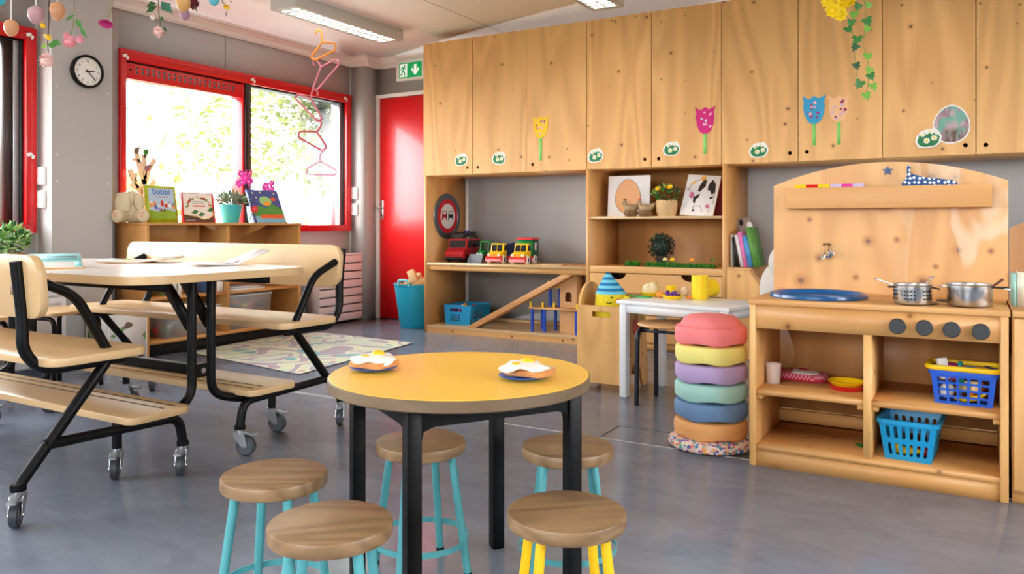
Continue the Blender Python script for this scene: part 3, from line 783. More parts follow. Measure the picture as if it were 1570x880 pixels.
m.cyl((.02, .05, .23), .024, .03, NAVY, 14); m.obj('roof_load', t)
p = onY(735, 402, 5.36); t = thing('toy_tractor', 'green toy tractor with grey front loader bucket', 'toy tractor', (p.x, 5.44, SZ), R(6), 'toy vehicles on the shelf'); t.scale = (.84,) * 3
TG = mat('tractor_green', (20, 150, 60), .35); LG = mat('loader_grey', (150, 158, 164), .4)
for x in (-.065, .065): wheel(t, x, .06, .058, .04, BLACK, YEL, 0); wheel(t, x, -.07, .036, .03, BLACK, YEL, 0)
m = M(True); m.prism([(-.12, .05), (-.12, .1), (-.02, .115), (.0, .05)], 'x', -.032, .032, TG, bev=.006); m.box(-.04, .04, -.02, .1, .05, .085, TG, .005); m.obj('bonnet', t)
m = M(True)
for s in (-1, 1): m.tube(fillet([(s * .045, -.015, .08), (s * .042, .0, .195), (s * .042, .085, .2), (s * .048, .1, .08)], .02), .006, TG, 8)
m.box(-.05, .05, -.005, .095, .193, .208, TG, .008)
for s in (-1, 1): m.tube([(s * .06, .06 + .066 * math.cos(a), .058 + .066 * math.sin(a)) for a in [R(q) for q in range(10, 171, 16)]], .012, TG, 8)
m.obj('cabin', t)
m = M(True)
for s in (-1, 1): m.bar((s * .042, -.02, .09), (s * .042, -.17, .055), .008, .016, GREYD)
m.obj('loader_arm', t)
m = M(True); m.prism([(-.165, .0), (-.175, .085), (-.169, .085), (-.16, .008), (-.228, .006), (-.236, .0)], 'x', -.07, .07, LG)
for s in (-1, 1): m.prism([(-.165, .0), (-.173, .085), (-.236, .0)], 'x', s * .07, s * .067, LG)
m.obj('bucket', t)
m = M(True)
for s in (-1, 1): m.cyl((s * .018, -.1195, .085), .011, .006, WHT, 12, RX(90))
m.obj('headlight', t)
p = onY(848, 405, 5.3); m = M(); m.box(p.x - .09, p.x + .09, 5.27, 5.4, SZ, SZ + .008, BIRCH, .002); m.obj('loose_board', label='thin wooden board lying on the shelf right of the toy trucks', cat='board')

# under the shelf: crate, ramp, toy garage
BZ = .06
CRB = mat('crate_blue', (20, 150, 206), .4); CRD = mat('crate_dark_blue', (14, 70, 108), .45)
p0 = onY(681, 495, 5.31); p1 = onY(722, 495, 5.31)
t = thing('storage_crate', 'blue perforated crate of small toys under the toy shelf', 'crate', ((p0.x + p1.x) / 2, 5.455, BZ))
cx = (p0.x + p1.x) / 2; hw = (p1.x - p0.x) / 2; H = .155; y0, y1 = 5.31, 5.60
def crate_wall(m, W, H, mmat, slots, X, th=.004, taper=.012):
    o = m.X; m.X = o @ X
    m.prism([(-W + taper, 0), (W - taper, 0), (W, H), (-W, H)], 'y', 0, th, mmat, slots); m.X = o
def rh(x0, x1, z0, z1): return [(x0, z0), (x1, z0), (x1, z1), (x0, z1)]
m = M()
sl = [rh(-hw * .55, hw * .3, .105, .13)] + [rh(-hw * .55 + i * .026, -hw * .55 + i * .026 + .018, .03 + j * .02, .04 + j * .02) for i in range(4) for j in range(3)]
crate_wall(m, hw, H, CRB, sl, Matrix.Translation((cx, y0, BZ)))
crate_wall(m, hw, H, CRB, [], Matrix.Translation((cx, y1, BZ)))
L = (y1 - y0) / 2
sl = [rh(-L * .7 + i * .03, -L * .7 + i * .03 + .02, .03 + j * .024, .042 + j * .024) for i in range(7) for j in range(4)]
crate_wall(m, L, H, CRB, sl, Matrix.Translation((cx + hw, y0 + L, BZ)) @ Matrix.Rotation(R(90), 4, 'Z'))
crate_wall(m, L, H, CRB, sl, Matrix.Translation((cx - hw + .004, y0 + L, BZ)) @ Matrix.Rotation(R(90), 4, 'Z'))
m.box(cx - hw + .012, cx + hw - .012, y0 + .006, y1 - .006, BZ, BZ + .005, CRB); m.obj('body', t)
m = M(); m.tube([(cx + x, y0 + L + y, BZ + H) for x, y in rrect(-hw, hw, -L, L + .004, .012, 4)], .005, CRB, 6, closed=True); m.obj('rim', t)
m = M(); rn = random.Random(5); cols = [REDP, YEL, ORANGE, PINK, WHT, mat('toy_magenta', (190, 50, 150), .4), GREENP]
for i in range(46): m.cbox((cx + rn.uniform(-hw + .025, hw - .025), rn.uniform(y0 + .025, y1 - .03), BZ + .02 + rn.uniform(0, H - .03)), (rn.uniform(.02, .04), rn.uniform(.02, .05), rn.uniform(.015, .03)), rn.choice(cols), Matrix.Rotation(rn.uniform(0, 3), 3, (rn.random(), rn.random(), rn.random())), .003)
m.obj('toy_pieces', label='small colourful toy pieces filling the blue crate under the shelf', cat='toys', kind='stuff')
a, b = onY(727, 497, 5.26), onY(872, 421, 5.26)
m = M(); dv = Vector((b.x - a.x, 0, .505 - BZ)); sl = math.atan2(dv.z, dv.x)
pz = [(a.x - .045, BZ), (a.x + .045, BZ), (b.x + .055, .503), (b.x - .035, .503)]
m.prism(pz, 'y', 5.205, 5.295, wood('ramp_plank', (210, 152, 94), (172, 112, 62), 'x', 6, .4, 0, shift=0), bev=.002); m.obj('ramp_plank', label='wooden plank slanting as a ramp from the base board to the toy shelf', cat='ramp')
g0 = onY(875, 505, 5.36); gx = g0.x
t = thing('toy_garage', 'wooden toy garage with tower, arched doorway and blue posts', 'toy garage', (gx - .05, 5.36, BZ))
GW = wood('garage_wood', (222, 172, 116), (196, 140, 84), 'z', 4, .25, 0, shift=0)
m = M(); ah = BZ + .235; arc_ = [(gx + .028 * math.cos(R(q)), ah + .045 + .028 * math.sin(R(q))) for q in range(0, 181, 15)]
m.prism([(gx - .07, BZ), (gx + .07, BZ), (gx + .07, BZ + .43), (gx - .07, BZ + .43)], 'y', 5.32, 5.332, GW, [[(gx + .028, ah)] + arc_ + [(gx - .028, ah)]])
m.box(gx - .07, gx - .058, 5.332, 5.46, BZ, BZ + .43, GW); m.box(gx + .058, gx + .07, 5.332, 5.46, BZ, BZ + .43, GW); m.box(gx - .058, gx + .058, 5.448, 5.46, BZ, BZ + .43, GW); m.obj('tower', t)
m = M(); m.box(gx - .3, gx + .12, 5.24, 5.319, BZ + .175, BZ + .187, GW); m.box(gx - .3, gx - .07, 5.319, 5.44, BZ + .175, BZ + .187, GW); m.obj('lower_deck', t)
m = M(); m.box(gx - .19, gx - .071, 5.33, 5.44, BZ + .33, BZ + .341, GW); m.box(gx - .19, gx - .071, 5.43, 5.44, BZ + .341, BZ + .36, GW); m.obj('upper_deck', t)
DB = mat('post_blue', (24, 72, 186), .4)
for x, y, z0, z1 in ((-.275, 5.26, 0, .175), (-.275, 5.42, 0, .175), (-.17, 5.26, 0, .175), (-.16, 5.42, 0, .175), (.095, 5.26, 0, .175), (-.17, 5.35, .187, .33), (-.085, 5.35, .187, .33)):
    m = M(); m.cyl((gx + x, y, BZ + z0), .0125, z1 - z0, DB, 14); m.obj('post', t)
for x, y, z in ((-.285, 5.25, .187), (-.18, 5.25, .187), (-.085, 5.25, .187), (.105, 5.25, .187), (-.18, 5.34, .341), (-.085, 5.34, .341), (-.13, 5.43, .36)):
    m = M(); m.cyl((gx + x, y, BZ + z), .008, .042, YEL, 10); m.obj('peg', t)

# turquoise bin with wooden blocks beside the shelf
p = Vector((-4.115, 5.43, 0))
t = thing('flexible_bin', 'turquoise rubber bin of wooden blocks beside the red door', 'bin', p)
m = M(True); m.lathe([(0, 0), (.15, 0), (.158, .01), (.205, .36), (.212, .362), (.212, .372), (.2, .372), (.15, .02), (0, .015)], CYAN, 40); m.obj('body', t)
for s in (-1, 1):
    m = M(True); m.tube(fillet([(-.055, s * .205, .36), (-.05, s * .215, .41), (.05, s * .215, .41), (.055, s * .205, .36)], .03), .009, mat('turquoise_handle', (120, 220, 224), .4), 8); m.obj('handle', t)
BW = wood('block_wood', (232, 198, 150), (206, 160, 108), 'x', 4, .2, 0); BW2 = wood('block_wood_warm', (206, 150, 92), (176, 118, 62), 'x', 7, .4, 0)
for (o, sz, rt, mm, lb) in (((-.02, -.05, .43), (.06, .07, .11), RY(-25) @ RZ(20), BW, 'pale wooden block standing on top of the pile in the turquoise bin'),
                        ((.07, -.06, .375), (.26, .07, .05), RY(-28), BW2, 'brown wooden plank block lying in the turquoise bin'),
                        ((-.10, -.03, .355), (.2, .06, .04), RY(-38), BW, 'pale wooden slat leaning left in the turquoise bin'),
                        ((-.03, .07, .36), (.05, .05, .2), RX(30), BW, 'pale wooden post leaning back in the turquoise bin'),
                        ((-.1, -.11, .335), (.09, .05, .07), RZ(30), BW2, 'brown wedge block low in the turquoise bin')):
    m = M(); m.cbox(p + Vector(o), sz, mm, rt, .002); m.obj('wooden_block', label=lb, cat='block', group='wooden blocks in the turquoise bin')

# ------------------------------------------------------------------ things on the middle shelves
S1, S2 = .931, .578
p0, p1 = onY(932, 331, 5.325), onY(996, 331, 5.325)
t = thing('egg_picture', 'white square canvas with a large brown egg, left on the top shelf', 'picture', ((p0.x + p1.x) / 2, 5.325, S1)); t.rotation_euler = (R(-4), 0, 0); cx = 0
w = (p1.x - p0.x) / 2
m = M(True); m.box(-w, w, -.009, .009, 0, .295, mat('canvas_white', (226, 224, 222), .7), .002); m.obj('canvas', t)
m = M(True); m.prism(eggpts(-.005, .145, .098, .125), 'y', -.0105, -.009, mat('egg_outline', (96, 72, 62), .6)); m.prism(eggpts(-.005, .145, .095, .1215), 'y', -.0112, -.0095, mat('egg_peach', (222, 166, 116), .65)); m.obj('egg_motif', t)
p0, p1 = onY(1042, 330, 5.28), onY(1093, 330, 5.28)
w = (p1.x - p0.x) / 2
t = thing('cow_picture', 'white square canvas with a cow, leaning at the right of the top shelf', 'picture', ((p0.x + p1.x) / 2, 5.28, S1)); t.rotation_euler = (R(-24), R(5), 0)
m = M(True); m.box(-w, w, -.008, .008, .0, .31, mat('canvas_white', (226, 224, 222), .7), .002); m.obj('canvas', t)
CB = mat('cow_black', (26, 22, 22), .6); CP = mat('cow_pink', (196, 104, 142), .6); CO = mat('cow_horn', (232, 172, 70), .6)
def poly(m, pts, mm, l=0): m.prism([(-w + x * 2 * w, z * .31) for x, z in pts], 'y', -.0092 - l * .0005, -.008, mm)
m = M(True)
poly(m, [(.42, .72), (.52, .9), (.6, .88), (.6, .72), (.52, .64), (.46, .58), (.4, .6)], CB); poly(m, [(.68, .76), (.78, .9), (.9, .78), (.92, .6), (.84, .52), (.76, .62), (.68, .64)], CB)
poly(m, [(.3, .44), (.4, .5), (.48, .54), (.46, .44), (.4, .4), (.38, .28), (.32, .32)], CB); poly(m, [(.78, .46), (.9, .5), (.88, .44), (.8, .42)], CB); poly(m, [(.34, .14), (.42, .15), (.41, .1), (.35, .1)], CB)
poly(m, [(.16, .46), (.2, .57), (.3, .55), (.32, .46), (.24, .4)], CP); poly(m, [(.7, .24), (.78, .3), (.84, .24), (.78, .18)], CP)
poly(m, [(.14, .76), (.24, .84), (.3, .82), (.22, .74)], CO); poly(m, [(.4, .86), (.44, .96), (.58, .96), (.56, .86)], CO)
for a, b in (((.36, .22), (.56, .24)), ((.56, .24), (.66, .1)), ((.36, .22), (.36, .12)), ((.84, .24), (.84, .1)), ((.28, .84), (.42, .88)), ((.12, .6), (.16, .76)), ((.92, .6), (.92, .3))):
    m.bar((-w + a[0] * 2 * w, -.0086, a[1] * .31), (-w + b[0] * 2 * w, -.0086, b[1] * .31), .0012, .0025, CB, up=(b[1] - a[1], 0, a[0] - b[0]))
m.obj('cow_motif', t)
p = onY(1104, 330, 5.5); m = M(); m.box(-1.62, -1.447, 5.5, 5.512, S1, S1 + .27, mat('dark_red_cover', (138, 20, 34), .5), .002); m.box(-1.618, -1.449, 5.503, 5.5125, S1 + .001, S1 + .268, PAPER); m.obj('picture_book', label='dark red book standing behind the cow picture', cat='book')
# hens
def hen(px, py, Y, rz, label, comb):
    p = onY(px, py, Y); t = thing('hen_figurine', label, 'figurine', (p.x, Y, S1), rz, 'hen figurines on the top shelf'); t.scale = (.78, .78, .9)
    hm = mat('hen_ceramic', (158, 130, 92), .4, var=.5, vscale=50); hb = mat('hen_base', (120, 84, 50), .5, var=.3, vscale=40)
    m = M(True); m.lathe([(0, 0), (.048, 0), (.062, .018), (.064, .034), (.058, .04), (0, .04)], hb, 24, wob=lambda a, i: (.004 * math.sin(9 * a), 0)); m.obj('nest', t)
    m = M(True); m.ell((0, 0, .062), (.062, .045, .036), hm); m.tube([(-.035, 0, .07), (-.05, 0, .092), (-.055, 0, .108)], [.026, .02, .018], hm, 12); m.ell((-.056, 0, .112), (.019, .017, .018), hm)
    m.tube([(.045, 0, .07), (.075, 0, .088), (.09, 0, .1)], [.026, .018, .006], hm, 10); m.obj('body', t)
    m = M(True)
    for k in range(3): m.ell((-.062 + k * .01, 0, .13 + (k == 1) * .003), (.006, .004, .009), comb, 8, 6)
    m.ell((-.072, 0, .1), (.005, .004, .008), comb, 8, 6); m.obj('comb', t)
    m = M(True); m.cyl((-.07, 0, .112), .006, .014, YEL, 8, RY(-90), r2=.001); m.obj('beak', t)
hen(967, 330, 5.225, R(20), 'brown ceramic hen in front of the egg picture, the left one', mat('hen_dull_comb', (110, 60, 44), .5))
hen(989.5, 330, 5.225, R(2), 'cream ceramic hen with red comb beside the basket plant', mat('hen_red', (200, 30, 30), .4))
# basket plant
p = onY(1022, 330, 5.27)
t = thing('basket_plant', 'yellow-flowered plant in a woven straw pot on the top shelf', 'potted plant', (p.x, 5.27, S1))
STRAW = mat('woven_straw', (214, 176, 124), .7, bump=.8, bscale=90)
m = M(True); m.lathe([(0, 0), (.058, 0), (.064, .012)] + [(.064 + .009 * math.sin(i / 9 * PI * .8) + (.002 if i % 2 else 0), .012 + i * .0115) for i in range(9)] + [(.068, .112), (.056, .11), (.052, .02), (0, .018)], STRAW, 30, wob=lambda a, i: (.0022 * math.sin(14 * a + PI * (i % 2)), 0)); m.obj('pot', t)
m = M(True); m.leaves(130, (0, 0, .145), (.095, .085, .06), .036, .011, GRN + [mat('leaf_brown', (96, 70, 44), .6)], rn=random.Random(2)); m.obj('foliage', t)
m = M(True)
for q in ((-.045, -.05, .185), (.042, -.045, .195), (0, .03, .2)): m.flower(q, (0, -.7, .6), .026, 7, YEL, ORANGE, cup=.5)
m.obj('blossom', t)
# dark bush and artificial grass on the lower shelf
p = onY(1014, 402, 5.42)
t = thing('ball_bush', 'dark green ball-shaped artificial bush in a dark pot on the lower shelf', 'artificial plant', (p.x, 5.42, S2))
DG = [mat('bush_dark', (40, 62, 48), .6), mat('bush_mid', (60, 84, 66), .6), mat('bush_deep', (26, 42, 34), .6)]
m = M(True); m.ell((0, 0, .135), (.07, .07, .07), DG[2]); m.leaves(420, (0, 0, .135), (.088, .088, .088), .026, .005, DG, up=.1, shell=.75, rn=random.Random(4)); m.obj('foliage', t)
m = M(True); m.cyl((0, 0, 0), .03, .055, mat('dark_pot', (36, 38, 40), .5), 18, r2=.038); m.obj('pot', t)
GG = [mat('grass_green', (50, 150, 44), .6), mat('grass_dark', (30, 104, 32), .6), mat('grass_bright', (92, 190, 60), .6)]
def grass_mat(x0, x1, y0, y1, label, flowers, tall=.03, n=500, seed=1):
    t = thing('grass_mat', label, 'artificial grass', ((x0 + x1) / 2, (y0 + y1) / 2, S2)); rn = random.Random(seed)
    m = M(); m.box(x0, x1, y0, y1, S2, S2 + .006, GG[1], .002); m.obj('backing', t)
    m = M()
    for i in range(n): m.leaf((rn.uniform(x0, x1), rn.uniform(y0, y1), S2 + .004), (rn.uniform(-.5, .5), rn.uniform(-.5, .5), 1), (1, rn.uniform(-1, 1), 0), tall * rn.uniform(.6, 1.2), .0022, rn.choice(GG))
    m.obj('grass_blades', t)
    for (fx_, fm) in flowers:
        m = M(); c = Vector((fx_, y0 + .02, S2 + .05)); m.flower(c, (0, -.6, .8), .022, 6, fm, YEL, cup=.4); m.tube([(fx_, y0 + .025, S2 + .005), c], .0018, GG[1], 5); m.obj('flower', t)
xa, xb, xc, xd = [onY(q, 400, 5.26).x for q in (958, 978, 988, 1097)]
grass_mat(xa, xb, 5.24, 5.32, 'small square of artificial grass at the left of the lower shelf', (), .04, 260, 1)
xm = onY(1040, 400, 5.26).x
grass_mat(xc, xm - .004, 5.23, 5.33, 'artificial grass strip with daffodils in front of the dark bush', ((onY(1019, 400, 5.24).x, mat('petal_cream', (240, 226, 170), .6)), (onY(1030, 400, 5.24).x, YEL)), .036, 480, 2)
grass_mat(xm, xd, 5.23, 5.32, 'artificial grass strip with an orange flower at the right of the lower shelf', ((onY(1060, 400, 5.24).x, ORANGE), (onY(1092, 400, 5.24).x, GG[1])), .03, 480, 3)

# ------------------------------------------------------------------ picture books on the slope cabinet
TZ = .592
def lean_book(x, th, h, dep, ang, cover, label, spine=None, y=5.24, grp='picture books on the slope cabinet'):
    t = thing('picture_book', label, 'book', (x, y, TZ), group=grp); t.rotation_euler = (0, R(ang), 0)
    m = M(True); m.box(0, .0025, 0, dep, 0, h, cover); m.box(th - .0025, th, 0, dep, 0, h, cover); m.box(.0025, th - .0025, -.001, .0025, 0, h, spine or cover, 0); m.obj('cover', t)
    m = M(True); m.box(.0025, th - .0025, .0025, dep - .004, .003, h - .003, PAPER); m.obj('pages', t)
x = -1.398
for th, h, dp_, an, cv, lb in ((.008, .215, .2, 0, mat('cover_cream', (206, 202, 190), .5), 'thin cream book standing upright against the cabinet side panel'),
    (.016, .20, .18, -11, mat('cover_black', (34, 26, 26), .5), 'thin black book next to the cream one beside the cabinet side'),
    (.02, .215, .18, -11, mat('cover_white', (226, 222, 222), .5), 'white-spined book leaning left of the pink book'),
    (.024, .235, .19, -11, mat('cover_pink', (226, 120, 178), .5), 'pink-spined book in the middle of the leaning row'),
    (.03, .21, .2, -11, mat('cover_blue_flower', (74, 140, 196), .5, var=.7, vscale=22), 'blue patterned book leaning right of the pink one'),
    (.028, .265, .22, -11, mat('cover_green_meadow', (92, 148, 66), .5, var=.8, vscale=26), 'tall green meadow-patterned book at the right end of the row')):
    if an and 'black' in lb: x += .036
    lean_book(x + h * .0, th, h, dp_, an, cv, lb); x += th + .003
t = thing('animal_book', 'tall book with a grey animal head cover behind the pink book', 'book', (-1.322, 5.47, TZ)); t.rotation_euler = (0, R(-8), 0)
m = M(True); m.box(-.05, .05, 0, .02, 0, .33, mat('cover_animal', (150, 132, 124), .6, var=.5, vscale=30), .002); m.obj('cover', t)
m = M(True); m.ell((-.022, -.002, .3), (.014, .004, .022), DARK, 10, 6); m.ell((.03, -.002, .27), (.02, .004, .03), PAPER, 10, 6); m.obj('head_print', t)
# large plush animal behind the toy kitchen
t = thing('plush_sheep', 'large grey-white plush animal peeking out behind the toy kitchen', 'plush toy', (-.87, 4.75, 0)); t.scale = (.88, .9, .96)
WOOL = mat('plush_wool', (206, 200, 192), .9, bump=.5, bscale=120)
m = M(True); m.ell((.1, .02, .38), (.3, .17, .2), WOOL, 24, 14); m.ell((-.12, -.02, .52), (.13, .13, .17), WOOL, 20, 12); m.ell((-.06, -.08, .68), (.12, .115, .12), WOOL, 24, 14); m.ell((.02, -.14, .66), (.07, .06, .06), WOOL)
for x, y in ((-.08, -.08), (-.08, .1), (.28, -.08), (.28, .1)): m.tube([(x, y, .34), (x, y, .02), (x, y, 0)], [.06, .055, .045], WOOL, 14)
m.obj('body', t)
m = M(True); m.ell((-.1, -.185, .68), (.022, .014, .045), mat('plush_ear', (186, 130, 106), .8), 14, 8, RY(-18)); m.ell((-.1, -.17, .685), (.036, .02, .06), WOOL, 14, 8, RY(-18)); m.obj('ear', t)
m = M(True); m.ell((-.0, -.19, .70), (.014, .01, .014), BLACK, 12, 8); m.obj('eye', t)
# ================================================================== picnic-style table with benches on castors
TX, TY = -3.06, 1.932
t = thing('bench_table', 'long birch table with attached black-framed benches on grey castors', 'table', (TX, TY, 0))
TOPZ = .705
m = M(True); out = rrect(-.79, .79, -.395, .395, .13, 10)
m.prism(out, 'z', TOPZ - .028, TOPZ - .0015, BIRCH); m.prism(out, 'z', TOPZ - .0015, TOPZ, BIRCHTOP, mside=BIRCH); m.obj('tabletop', t)
FXE = .66
def board_obj(pts_profile, x0, x1, nm, mm=BIRCH, r=.05):
    pass
for s in (-1, 1):
    # seat, footboard, backrest : boards along X
    m = M(True); m.prism(rrect(-.755 - .05 * (s > 0), .75 - .05 * (s > 0), min(s * .31, s * .63), max(s * .31, s * .63), .05, 6), 'z', .452, .478, BIRCH, bev=.004); m.obj('seat', t)
    m = M(True); m.prism(rrect(-.72, .72, min(s * .13, s * .365), max(s * .13, s * .365), .035, 6), 'z', .222, .246, BIRCH, bev=.003)
    for yy in (.17, .215): m.box(-.68, .68, s * yy - .003, s * yy + .003, .2455, .2468, DARK)
    m.obj('footboard', t)
    m = M(True); m.X = Matrix.Translation((0, s * .655, .69)) @ Matrix.Rotation(R(-s * 5), 4, 'X')
    m.prism(rrect(-.76 - .06 * (s > 0), .75 - .07 * (s > 0), -.093, .093, .055, 6), 'y', -.013, .013, BIRCH, bev=.004); m.X = Matrix.Identity(4)
    for e in (-1, 1): m.cyl((e * .62, s * .655 - s * .0135, .69), .008, .002, DARK, 10, RX(90 * s))
    m.box(.60, .64, s * .655 + s * .0132, s * .655 + s * .0142, .665, .695, mat('brown_inlay', (126, 92, 66), .6)) if s < 0 else None
    m.obj('backrest', t)
    for e in (-1, 1):
        x = e * FXE; f = M(True)
        # seat hoop: under the seat, up behind the backrest, armrest
        f.tube(fillet([(x, s * .35, .438), (x, s * .61, .436), (x, s * .668, .5), (x, s * .665, .6), (x, s * .685, .765)], .06), .017, BLACK, 12)
        f.tube(fillet([(x, s * .64, .71), (x, s * .51, .655), (x, s * .405, .47)], .05), .0155, BLACK, 12)
        f.obj('seat_bracket', t)
        f = M(True); f.tube(fillet([(x, s * .41, .43), (x, s * .67, .12), (x, s * .678, .105)], .02), .017, BLACK, 12)
        f.cyl((x, s * .678, .098), .022, .018, BLACK, 14); f.obj('leg', t)
        f = M(True); f.tube(fillet([(x, s * .605, .212), (x, s * .14, .2), (x, s * .125, .105)], .07), .0165, BLACK, 12)
        f.cyl((x, s * .125, .098), .021, .016, BLACK, 14)
        xl = e * .60; f.tube(fillet([(xl, s * .042, TOPZ - .028), (xl, s * .042, .24), (xl + e * .02, s * .15, .205), (xl + e * .05, s * .24, .205)], .09, 8), .0165, BLACK, 12); f.obj('support_frame', t)
        f = M(True); f.bar((xl - e * .01, s * .042, .5), (xl - e * .17, s * .042, TOPZ - .03), .012, .045, BLACK, up=(e, 0, 1)); f.obj('brace', t)
        yi = .43 if s > 0 else -.268; f = M(True); f.cyl((x - e * .16, yi, .098), .016, .112, BLACK, 12)
        if s > 0: f.box(x - e * .16 - .014, x - e * .16 + .014, .30, .445, .196, .222, BLACK)
        f.obj('stem', t)
for e in (-1, 1):
    x = e * .60
    m = M(True); m.box(x - .006, x + .006, -.045, .045, .31, .36, BLACK); m.cyl((x + .006 * e, 0, .335), .011, .006, STEEL, 8, RY(90 * e)); m.obj('link_plate', t)
m = M(True); m.box(-.60, .60, -.016, .016, .315, .353, BLACK, .003); m.obj('rail', t)
m = M(True)
for yy in (-.22, .22): m.box(-.7, .7, yy - .015, yy + .015, TOPZ - .06, TOPZ - .028, BLACK)
m.obj('tabletop_rail', t)
CW = mat('castor_wheel', (84, 90, 97), .45); CWT = mat('castor_tread', (56, 60, 66), .5)
def caster(x, y, rz, brake=True):
    X = Matrix.Translation((x, y, 0)) @ Matrix.Rotation(R(rz), 4, 'Z')
    m = M(True); m.X = X; m.cyl((0, 0, .084), .0195, .016, STEEL, 14)
    for s in (-1, 1): m.prism([(-.02, .088), (.02, .088), (.028, .07), (.034, .034), (.014, .034), (-.018, .07)], 'y', s * .0155, s * .0185, ALU)
    m.box(-.02, .02, -.0185, .0185, .083, .088, ALU, .002); m.cyl((.024, -.021, .036), .006, .042, STEEL, 10, RX(-90)); o = m.obj('castor', t)
    m = M(True); m.X = X; m.lathe([(0, -.0125), (.018, -.0125), (.02, -.009), (.028, -.009), (.031, -.0125), (.036, -.0095), (.036, .0095), (.031, .0125), (.028, .009), (.02, .009), (.018, .0125), (0, .0125)], CW, 28, (.024, 0, .036), RX(90), mats=[CW] * 4 + [CWT] * 3 + [CW] * 4); m.obj('wheel', o)
    if brake:
        m = M(True); m.X = X; m.prism([(-.01, .088), (.012, .094), (.05, .084), (.072, .085), (.074, .078), (.05, .074), (.03, .08)], 'y', -.013, .013, GREYP, bev=.002); m.obj('brake_pedal', o)
for e in (-1, 1):
    for s in (-1, 1):
        k = (e, s)
        caster(e * FXE, s * .678, {(1, -1): -42, (1, 1): -60, (-1, -1): 20, (-1, 1): 130}[k])
        caster(e * FXE, s * .125, {(1, -1): -52, (1, 1): 25, (-1, -1): 40, (-1, 1): 60}[k])
        caster(e * (FXE - .16), .43 if s > 0 else -.268, {(1, -1): -45, (1, 1): 22, (-1, -1): 200, (-1, 1): 30}[k])

# books on it
p = onZ(92, 412.5, TOPZ); t = thing('booklet', 'teal and white booklet lying propped up at the left corner of the birch table', 'book', (p.x, p.y, TOPZ)); t.rotation_euler = (R(13), 0, R(62))
m = M(True); m.box(-.10, .078, 0, .20, 0, .003, mat('booklet_orange', (238, 176, 50), .5)); m.box(-.10, .078, .17, .18, -.044, 0, mat('booklet_orange', (238, 176, 50), .5)); m.obj('cover', t)
TL = mat('booklet_teal', (142, 204, 208), .6)
m = M(True); m.box(-.098, .076, .002, .198, .003, .007, PAPER); m.box(-.098, .076, .08, .198, .007, .0076, TL); m.box(.05, .076, .002, .08, .007, .0076, TL)
for y in (.11, .145): m.box(-.04, .06, y, y + .012, .0076, .008, mat('booklet_print', (74, 116, 124), .6))
m.obj('page', t)
def open_book(px, py, rz, label, cover, lift, L=.2, wdt=.15, extra=None):
    p = onZ(px, py, TOPZ); t = thing('open_book', label, 'book', (p.x, p.y, TOPZ), R(rz))
    m = M(True)
    for s, a in ((-1, lift[0]), (1, lift[1])):
        m.X = Matrix.Rotation(R(-s * a), 4, 'Y'); m.box(0, s * wdt, -L / 2, L / 2, 0, .0025, cover, 0)
    m.X = Matrix.Identity(4); m.obj('cover', t)
    m = M(True)
    for s, a in ((-1, lift[0]), (1, lift[1])):
        m.X = Matrix.Rotation(R(-s * a), 4, 'Y'); m.box(0, s * (wdt - .004), -L / 2 + .003, L / 2 - .003, .0026, .009, PAPER, 0)
        if extra:
            for k, (c, x0, x1, y0, y1) in enumerate(extra): m.box(s * x0, s * x1, y0, y1, .009, .0094 + k * .0002, c)
    m.X = Matrix.Identity(4); m.obj('pages', t)
    return t
open_book(218, 402, 40, 'open picture book with an ochre spine on the middle of the birch table', mat('cover_ochre', (192, 128, 54), .5), (2, 6), .2, .16, ((YEL, .02, .07, -.05, .0), (mat('print_brown', (120, 96, 84), .6), .06, .13, .0, .08), (GREENP, .08, .12, -.08, -.05)))
open_book(352, 406, 62, 'pale open book with one half raised at the right end of the birch table', mat('cover_grey_white', (214, 208, 202), .5), (3, 22), .2, .15, ((mat('print_mauve', (150, 104, 128), .6), .004, .03, -.09, -.04),))

# ================================================================== round yellow table
CXT, CYT, TZT = -1.055, 1.555, .52
t = thing('round_table', 'low round table with yellow top and black square legs', 'table', (CXT, CYT, 0))
YT = mat('yellow_laminate', (255, 200, 72), .28, var=.02, vscale=3)
EDGE = wood('table_edge_ply', (122, 101, 76), (86, 68, 48), 'x', 8, .4, 0, shift=0)
m = M(True); r = .308; m.lathe([(0, -.026), (r - .003, -.026), (r, -.023), (r, -.003), (r - .003, -.0005), (0, -.0005)], EDGE, 72, (0, 0, TZT)); m.lathe([(r - .0035, -.0005), (r - .0045, .0003), (0, .0003)], YT, 72, (0, 0, TZT)); m.obj('tabletop', t)
RL = .272; PH = 13
for k in range(4):
    a = R(PH + 90 * k); m = M(True); m.X = Matrix.Rotation(a, 4, 'Z') @ Matrix.Translation((RL, 0, 0)) @ Matrix.Rotation(R(45), 4, 'Z')
    m.box(-.0165, .0165, -.0165, .0165, .0, TZT - .026, BLACK, .003); m.X = Matrix.Identity(4); m.obj('leg', t)
m = M(True)
for k in range(4):
    a, b = R(PH + 90 * k), R(PH + 90 * (k + 1)); m.bar((RL * math.cos(a), RL * math.sin(a), TZT - .046), (RL * math.cos(b), RL * math.sin(b), TZT - .046), .02, .04, BLACK)
    for s0, s1 in ((a, b), (b, a)):
        p = Vector((RL * math.cos(s0), RL * math.sin(s0), 0)); q = Vector((RL * math.cos(s1), RL * math.sin(s1), 0)); d = (q - p).normalized(); n = Vector((-d.y, d.x, 0))
        m.X = Matrix.Translation(p) @ Matrix((d, n, Vector((0, 0, 1)))).transposed().to_4x4()
        m.prism([(.01, TZT - .06), (.045, TZT - .066), (.022, TZT - .074), (.016, TZT - .1), (.01, TZT - .1)], 'y', -.01, .01, BLACK); m.X = Matrix.Identity(4)
m.obj('apron', t)

